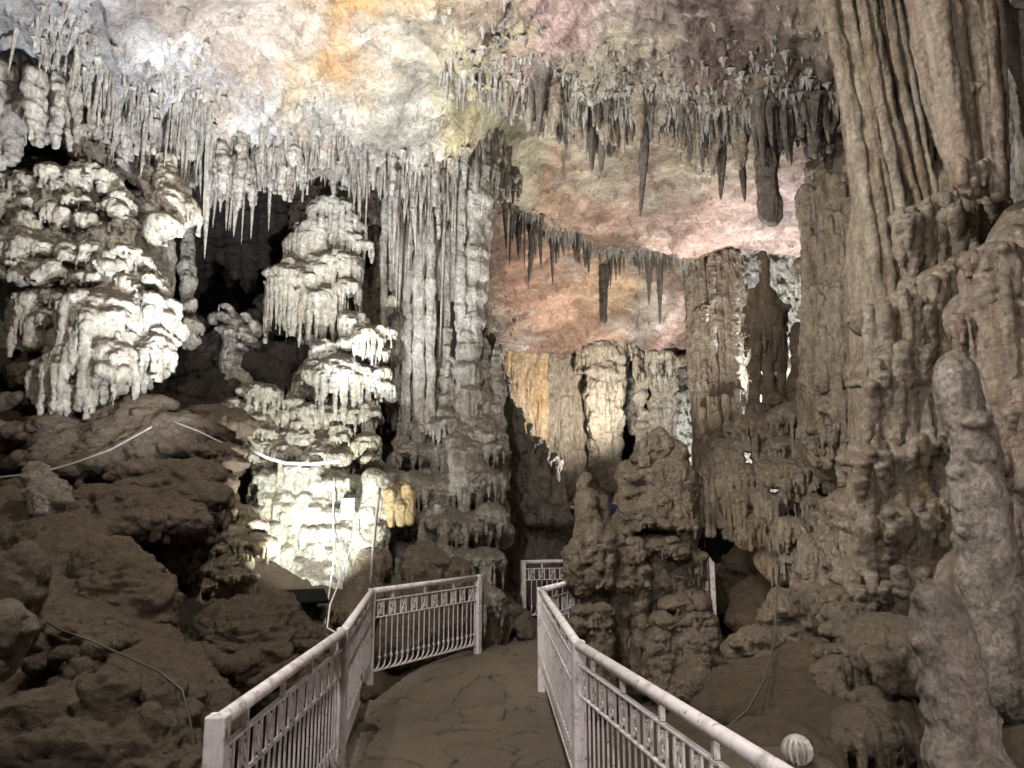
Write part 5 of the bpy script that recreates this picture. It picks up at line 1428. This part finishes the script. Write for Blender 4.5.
# hung masses of the fringe that have grown together
def fringe_mass():
    for i, (xs, lab) in enumerate([((225, 300), 'bluish white scalloped canopy of fused stalactites over the left edge of the tower'),
                                   ((310, 375), 'domed grey canopy of fused stalactites above the tower top'), ((395, 505), 'thick grey fringe of fused stalactites from which the pale shafts descend')]):
        V = Vol(95 + i)
        for px in np.linspace(xs[0], xs[1], int((xs[1] - xs[0]) / 9)):
            x, d = lip_pt(px); d += .1 + V.rng.normal(0, .1)
            y0 = np.interp(px, [225, 260, 300, 345, 375, 400, 505], [165, 140, 150, 118, 150, 140, 165])
            c = P(px, y0 + 12, d); r = M(V.rng.uniform(9, 15), d)
            lump(V, c, r, .1, 1, 8, .9, dl=(1.0, 3.2))
        for px in np.arange(xs[0] - 5, xs[1] + 5, 3.2):
            x, d = lip_pt(px); d += V.rng.normal(0, .22)
            y0 = np.interp(px, [225, 260, 300, 345, 375, 400, 505], [160, 140, 150, 118, 150, 135, 150])
            y1 = y0 + V.rng.uniform(20, 75) * np.interp(px, [225, 285, 305, 370, 400, 450, 505], [.8, .9, .55, .7, 1.0, 1.5, .9])
            w = V.rng.uniform(1.8, 5.5); strand(V, [(px, y0 - 14, d), (px, (y0 + y1) / 2, d - .05), (px + V.rng.uniform(-2, 2), y1, d - .05)], [w * 1.3, w, w * .3], k=.025, wob=.15, nsub=4)
        x, d = lip_pt(sum(xs) / 2)
        V.cap(P(xs[0] + 10, 135, lip_pt(xs[0])[1] + .35), P(xs[1] - 10, 135, lip_pt(xs[1])[1] + .35), .25, .25, .15)
        solid('fused_stalactites', V, .02, M_CURT, lab, 'dripstone', disp=.02, flow=.025)
    V = Vol(98)
    for px in np.arange(-5, 235, 3.5):
        x, d = lip_pt(px); d += V.rng.normal(.1, .2)
        y0 = np.interp(px, [0, 60, 130, 180, 235], [80, 90, 105, 115, 130])
        y1 = y0 + V.rng.uniform(22, 60)
        strand(V, [(px, y0 - 14, d), (px + V.rng.uniform(-2, 2), y1, d)], [5, 1.6], k=.05, wob=.15, nsub=4)
    for px in np.arange(0, 235, 14):
        x, d = lip_pt(px); y0 = np.interp(px, [0, 60, 130, 180, 235], [80, 90, 105, 115, 130])
        lump(V, P(px, y0 + 5, d + .25), M(V.rng.uniform(13, 22), d), .12, 1, 6, .8)
    fill(V, [(50, 100), (225, 122), (232, 165), (150, 178), (75, 152)], lambda x, y: lip_pt(x)[1] + .1 + (y - 120) * .004, 44, (5, 12), 10, 1, flat=.9)
    curtain(V, [(0, 95, lip_pt(0)[1]), (20, 110, lip_pt(20)[1])], [(0, 175, lip_pt(0)[1]), (15, 165, lip_pt(20)[1])], 6, 5)
    curtain(V, [(85, 110, lip_pt(90)[1] + .2), (110, 110, lip_pt(110)[1] + .2)], [(86, 165, lip_pt(90)[1] + .3), (105, 150, lip_pt(110)[1] + .3)], 5, 6)
    curtain(V, [(150, 110, lip_pt(160)[1]), (225, 130, lip_pt(220)[1])], [(160, 160, lip_pt(160)[1]), (222, 155, lip_pt(220)[1])], 16, 4.5)
    solid('fused_stalactites', V, .022, M_CURT, 'long pale valance of fused stalactites above the knobbly mass at the upper left', 'dripstone', disp=.025, flow=.02)
fringe_mass()

# ------------------------------------------------------------------ lamp, box, cables
def face_px(px, py, dmax=40, back=.0):
    """nearest built surface along one line of sight"""
    dg = bpy.context.evaluated_depsgraph_get()
    r = ray(px, py); v = Vector(r).normalized()
    hit, loc, nrm, idx, ob, mt = scene.ray_cast(dg, Vector(CAM), v)
    if not hit: return P(px, py, dmax)
    return np.array(loc) - np.array(v) * back
bpy.context.view_layer.update()
def floodlight():
    q = P(302, 598, 7.9)
    root = empty('floodlight', tuple(q), math.radians(22))
    tag(root, 'black square floodlight on a crumbly rock, tilted up towards the bright flowstone', 'floodlight')
    tilt = math.radians(14)
    def rot(m):
        for i, (x, y, z) in enumerate(m.v):
            m.v[i] = (x, y * math.cos(tilt) - z * math.sin(tilt), y * math.sin(tilt) + z * math.cos(tilt))
        return m
    m = MB(); m.box((-.24, -.18, .0), (.24, .18, .03), .006)
    for i in range(7): m.box((-.15 + i * .047, -.12, -.03), (-.14 + i * .047, .12, -.001))
    link('hood', rot(m).mesh('hood'), M_BLACK, root)
    m = MB(); m.box((-.17, -.13, -.12), (.12, .12, -.032), .01); hs = link('housing', rot(m).mesh('housing'), M_BLACK, root)
    m = MB(); m.box((-.15, -.03, -.14), (-.138, .03, -.03)); m.box((.138, -.03, -.14), (.15, .03, -.03)); m.box((-.15, -.03, -.155), (.15, .03, -.142)); link('bracket', m.mesh('bracket'), M_BLACK, root)
    m = MB(); m.box((-.09, .151, .004), (.09, .158, .021)); link('lens', rot(m).mesh('lens'), M_BOX, hs)
floodlight()
def box():
    q = P(348, 508, 9.3)
    root = empty('junction_box', tuple(q - np.array([0, 0, .13])), math.radians(10))
    tag(root, 'small white junction box on the glaring flowstone', 'junction box')
    m = MB(); m.box((-.075, -.03, 0), (.075, .05, .25), .01); link('body', m.mesh('body'), M_BOX, root)
    m = MB(); m.box((-.07, -.038, .008), (.07, -.031, .242), .003); link('lid', m.mesh('lid'), M_BOX, root)
box()
def cable(name, pix, r, mat, label, cat='cable', back=.03):
    bpy.context.view_layer.update()
    pp = []
    for (x0, y0), (x1, y1) in zip(pix[:-1], pix[1:]):
        k = max(2, int(math.hypot(x1 - x0, y1 - y0) / 9))
        pp += [(x0 + (x1 - x0) * i / k, y0 + (y1 - y0) * i / k) for i in range(k)]
    pp.append(pix[-1])
    D = np.array([face_px(x, y, 12)[1] for x, y in pp])
    D = np.array([np.median(D[max(0, i - 3):i + 4]) for i in range(len(D))])
    D2 = np.array([D[max(0, i - 3):i + 4].min() for i in range(len(D))])
    for _ in range(4): D2 = np.convolve(np.pad(D2, 2, 'edge'), np.ones(5) / 5, 'valid')
    pts = [P(x, y, d - back) for (x, y), d in zip(pp, D2)]
    base = pts[0]
    m = MB(); m.tube([p - base for p in pts], r, 8)
    return tag(link(name, m.mesh(name, True), mat, None, tuple(base)), label, cat)
cable('conduit', [(252, 450), (268, 458), (285, 463), (310, 464), (341, 461)], .022, M_PIPE, 'white sagging plastic conduit crossing the glaring cascade', 'conduit', .12)
cable('cable', [(-5, 478), (40, 473), (75, 463), (110, 450), (152, 427)], .009, M_CABLE, 'pale grey cable rising across the dark slope at the left', 'cable', .05)
cable('cable', [(172, 421), (200, 432), (222, 443)], .009, M_CABLE, 'short grey cable on the rock ledges below the black hollow', 'cable', .05)
cable('hose', [(30, 612), (60, 630), (90, 640), (125, 656), (160, 672), (182, 690), (190, 720), (196, 768)], .005, M_DCABLE, 'dark hose running down the left slope and over its edge', 'hose', .03)
cable('cable', [(779, 560), (776, 600), (775, 640), (764, 680), (748, 710), (722, 732)], .006, M_DCABLE, 'thin brown cable hanging down the hollow and earth slope on the right', 'cable', .03)
cable('conduit', [(380, 488), (376, 520), (373, 550), (370, 588)], .018, M_CABLE, 'straight grey conduit running down behind the left railing post', 'conduit', .05)
cable('cable', [(334, 478), (333, 520), (334, 560), (328, 600), (324, 630)], .008, M_PIPE, 'thin white cable hanging down the flowstone apron, left of a second one', 'cable', .03)
cable('cable', [(357, 522), (350, 550), (340, 580), (330, 605), (327, 628), (345, 638)], .008, M_PIPE, 'thin white cable curving from the white box to the rail', 'cable', .03)

# ------------------------------------------------------------------ visitors far behind the stalagmites
M_SKIN = plain_mat('skin', (.45, .28, .2), .6); M_HAIR = plain_mat('black_hair', (.015, .012, .01), .5)
M_DARKC = plain_mat('black_cloth', (.03, .03, .035), .9); M_WHITEC = plain_mat('white_cloth', (.7, .7, .68), .9); M_BLUE = plain_mat('navy_cloth', (.03, .04, .11), .9); M_GREYC = plain_mat('grey_cloth', (.3, .29, .28), .9)
def person(loc, rz, label, top, bottom, arm_up=.0, collar=None):
    root = None
    def skin(name, verts, edges, rad, mat, parent=None):
        me = bpy.data.meshes.new(name); me.from_pydata(verts, edges, []); me.update()
        o = link(name, me, mat, parent)
        md = o.modifiers.new('skin', 'SKIN'); md.use_smooth_shade = True
        sv = me.skin_vertices[0] if me.skin_vertices else None
        if sv is None:
            return o
        for i, r in enumerate(rad): sv.data[i].radius = r if isinstance(r, tuple) else (r, r)
        sv.data[0].use_root = True
        ss = o.modifiers.new('sub', 'SUBSURF'); ss.levels = 2; ss.render_levels = 2
        return o
    h = arm_up
    joints = [(0, 0, .95), (0, .01, 1.15), (0, .01, 1.38), (0, .0, 1.50), (0, -.02, 1.60), (0, -.02, 1.70),      # 0-5 pelvis..crown
              (.17, .01, 1.40), (.24, .0, 1.12), (.22, -.10 - h * .15, .90 + h * .2), (.21, -.14 - h * .15, .80 + h * .25),
              (-.17, .01, 1.40), (-.24, .0, 1.12), (-.22, -.10, .90), (-.21, -.14, .80),
              (.09, 0, .88), (.10, -.02, .50), (.10, .02, .09), (.11, -.13, .04),
              (-.09, 0, .88), (-.10, -.02, .50), (-.10, .02, .09), (-.11, -.13, .04)]
    edges = [(0, 1), (1, 2), (2, 3), (3, 4), (4, 5), (2, 6), (6, 7), (7, 8), (8, 9), (2, 10), (10, 11), (11, 12), (12, 13), (0, 14), (14, 15), (15, 16), (16, 17), (0, 18), (18, 19), (19, 20), (20, 21)]
    rad = [(.15, .10), (.14, .10), (.16, .10), .05, (.075, .09), (.06, .08), .055, .04, .033, .03, .055, .04, .033, .03, .08, .055, .04, .04, .08, .055, .04, .04]
    body = skin('person', joints, edges, rad, M_SKIN); body.location = loc; body.rotation_euler = (0, 0, rz)
    tag(body, label, 'person')
    m = [(0, 0, .93), (0, .01, 1.15), (0, .01, 1.38), (0, .0, 1.47), (.18, .01, 1.40), (.245, .0, 1.15), (-.18, .01, 1.40), (-.245, .0, 1.15)]
    skin('shirt', m, [(0, 1), (1, 2), (2, 3), (2, 4), (4, 5), (2, 6), (6, 7)], [(.17, .12), (.16, .12), (.18, .12), .06, .07, .06, .07, .06], top, body)
    m = [(0, 0, .95), (.09, 0, .86), (.10, -.02, .50), (.10, .02, .12), (-.09, 0, .86), (-.10, -.02, .50), (-.10, .02, .12)]
    skin('trousers', m, [(0, 1), (1, 2), (2, 3), (0, 4), (4, 5), (5, 6)], [(.165, .115), .095, .07, .055, .095, .07, .055], bottom, body)
    hd = [(0, .035, 1.56), (0, .02, 1.67), (0, -.02, 1.745)]
    skin('hair', hd, [(0, 1), (1, 2)], [(.07, .055), (.085, .085), (.06, .06)], M_HAIR, body)
    if collar:
        m = MB(); m.tube([(.10 * math.cos(a), .01 + .085 * math.sin(a), 1.47) for a in np.linspace(0, 2 * math.pi, 15)], .035, 8)
        link('collar', m.mesh('collar', True), collar, body)
p = P(569, 500, 15.2); person((p[0], p[1], p[2] - 1.62), math.radians(160), 'person with black hair, dark top and white collar seen beside the thin spire', M_DARKC, M_DARKC, 0, M_WHITEC)
p = P(616, 497, 15.6); person((p[0], p[1], p[2] - 1.60), math.radians(40), 'person in navy top and pale shorts half hidden between the two stalagmites', M_BLUE, M_GREYC, 1.0)

# ------------------------------------------------------------------ light
w = bpy.data.worlds.new('World'); scene.world = w; w.use_nodes = True
bg = w.node_tree.nodes['Background']
sky = w.node_tree.nodes.new('ShaderNodeTexSky'); sky.sky_type = 'NISHITA'; sky.sun_disc = False; sky.sun_elevation = math.radians(40)
w.node_tree.links.new(sky.outputs[0], bg.inputs[0]); bg.inputs[1].default_value = .05
def lamp(name, loc, power, col, rad=.15, target=None, angle=None, blend=.6):
    d = bpy.data.lights.new(name, 'SPOT' if target is not None else 'POINT')
    d.energy = power; d.color = col; d.shadow_soft_size = rad
    o = bpy.data.objects.new(name, d); COL.objects.link(o); o.location = tuple(loc)
    if target is not None:
        d.spot_size = math.radians(angle); d.spot_blend = blend
        o.rotation_euler = (Vector(tuple(target)) - Vector(tuple(loc))).to_track_quat('-Z', 'Y').to_euler()
    return o
COOL, NEUT, WARM, PINK = (.86, .92, 1.0), (1, .97, .92), (1, .86, .68), (1, .88, .86)
# floodlight in view, aimed at the cascade
lamp('floodlight_beam', P(304, 592, 7.8) + np.array([0, .30, .10]), 430, (.96, .98, .95), .04, P(315, 380, 10.3), 128, 1)
lamp('ceiling_lamp_left', P(222, 485, 6.2), 2400, COOL, .08, P(300, 20, 7.6), 115, 1)
lamp('wall_lamp_left', P(218, 440, 6.0), 290, COOL, .04, P(80, 310, 7.9), 70, .8)
lamp('shaft_lamp', P(345, 440, 8.6), 420, COOL, .04, P(425, 200, 11), 80, .8)
lamp('dome_lamp', P(645, 525, 13.4), 1800, NEUT, .10, P(620, 190, 13), 130, .7)
lamp('far_lamp', P(600, 430, 18.6), 950, NEUT, .10, P(565, 330, 21.5), 130, .7)
lamp('far_right_lamp', P(805, 470, 15.6), 2000, COOL, .08, P(765, 300, 18.5), 130, .7)
lamp('pillar_fill', P(672, 440, 17.6), 140, COOL, .06, P(690, 440, 19), 120, .7)  # added light for the tiered pillar, which the far right lamp can't reach
lamp('path_fill', (-1.6, -.8, 5.8), 560, NEUT, .08)  # unseen fill added behind and above the viewer for path and railings
lamp('column_lamp', (2.6, 1.2, .5), 330, PINK, .06)
lamp('slope_fill', (.9, .6, 3.9), 110, (1, .97, .95), .05, (2.3, 4.0, 1.2), 75, .9)  # added unseen fill to lift the stalagmites on the lower right slope
lamp('high_fill', (-.9, 4.8, 6.7), 560, NEUT, .04)  # unseen light added high over the path to model the folds from the left
lamp('column_side_fill', (-2.4, 3.6, 5.4), 760, (1, .97, .93), .04, (3.4, 6.2, 2.8), 62, .9)
lamp('stalagmite_fill', (-2.4, 5.4, 5.6), 420, (1, .96, .9), .04, (1.4, 8.2, 1.3), 46, .8)  # added spot without a fitting that brightens the castle-shaped stalagmite
lamp('gap_fill', P(762, 476, 12.3), 110, COOL, .05, P(761, 472, 13.5), 120, .8)  # added so the flowstone behind the two small gaps shows bright
lamp('hollow_fill', P(724, 590, 9.9), 12, WARM, .15)  # weak added fill; the hollow and slope would otherwise go black
lamp('ridge_lamp', P(600, 470, 7.2), 240, NEUT, .10, P(690, 90, 9), 100, .9)

vs = scene.view_settings
vs.view_transform = 'Standard'; vs.look = 'None'; vs.gamma = 1; vs.use_curve_mapping = False; vs.exposure = .55
scene.cycles.use_denoising = True
scene.cycles.max_bounces = 3; scene.cycles.diffuse_bounces = 2; scene.cycles.glossy_bounces = 1
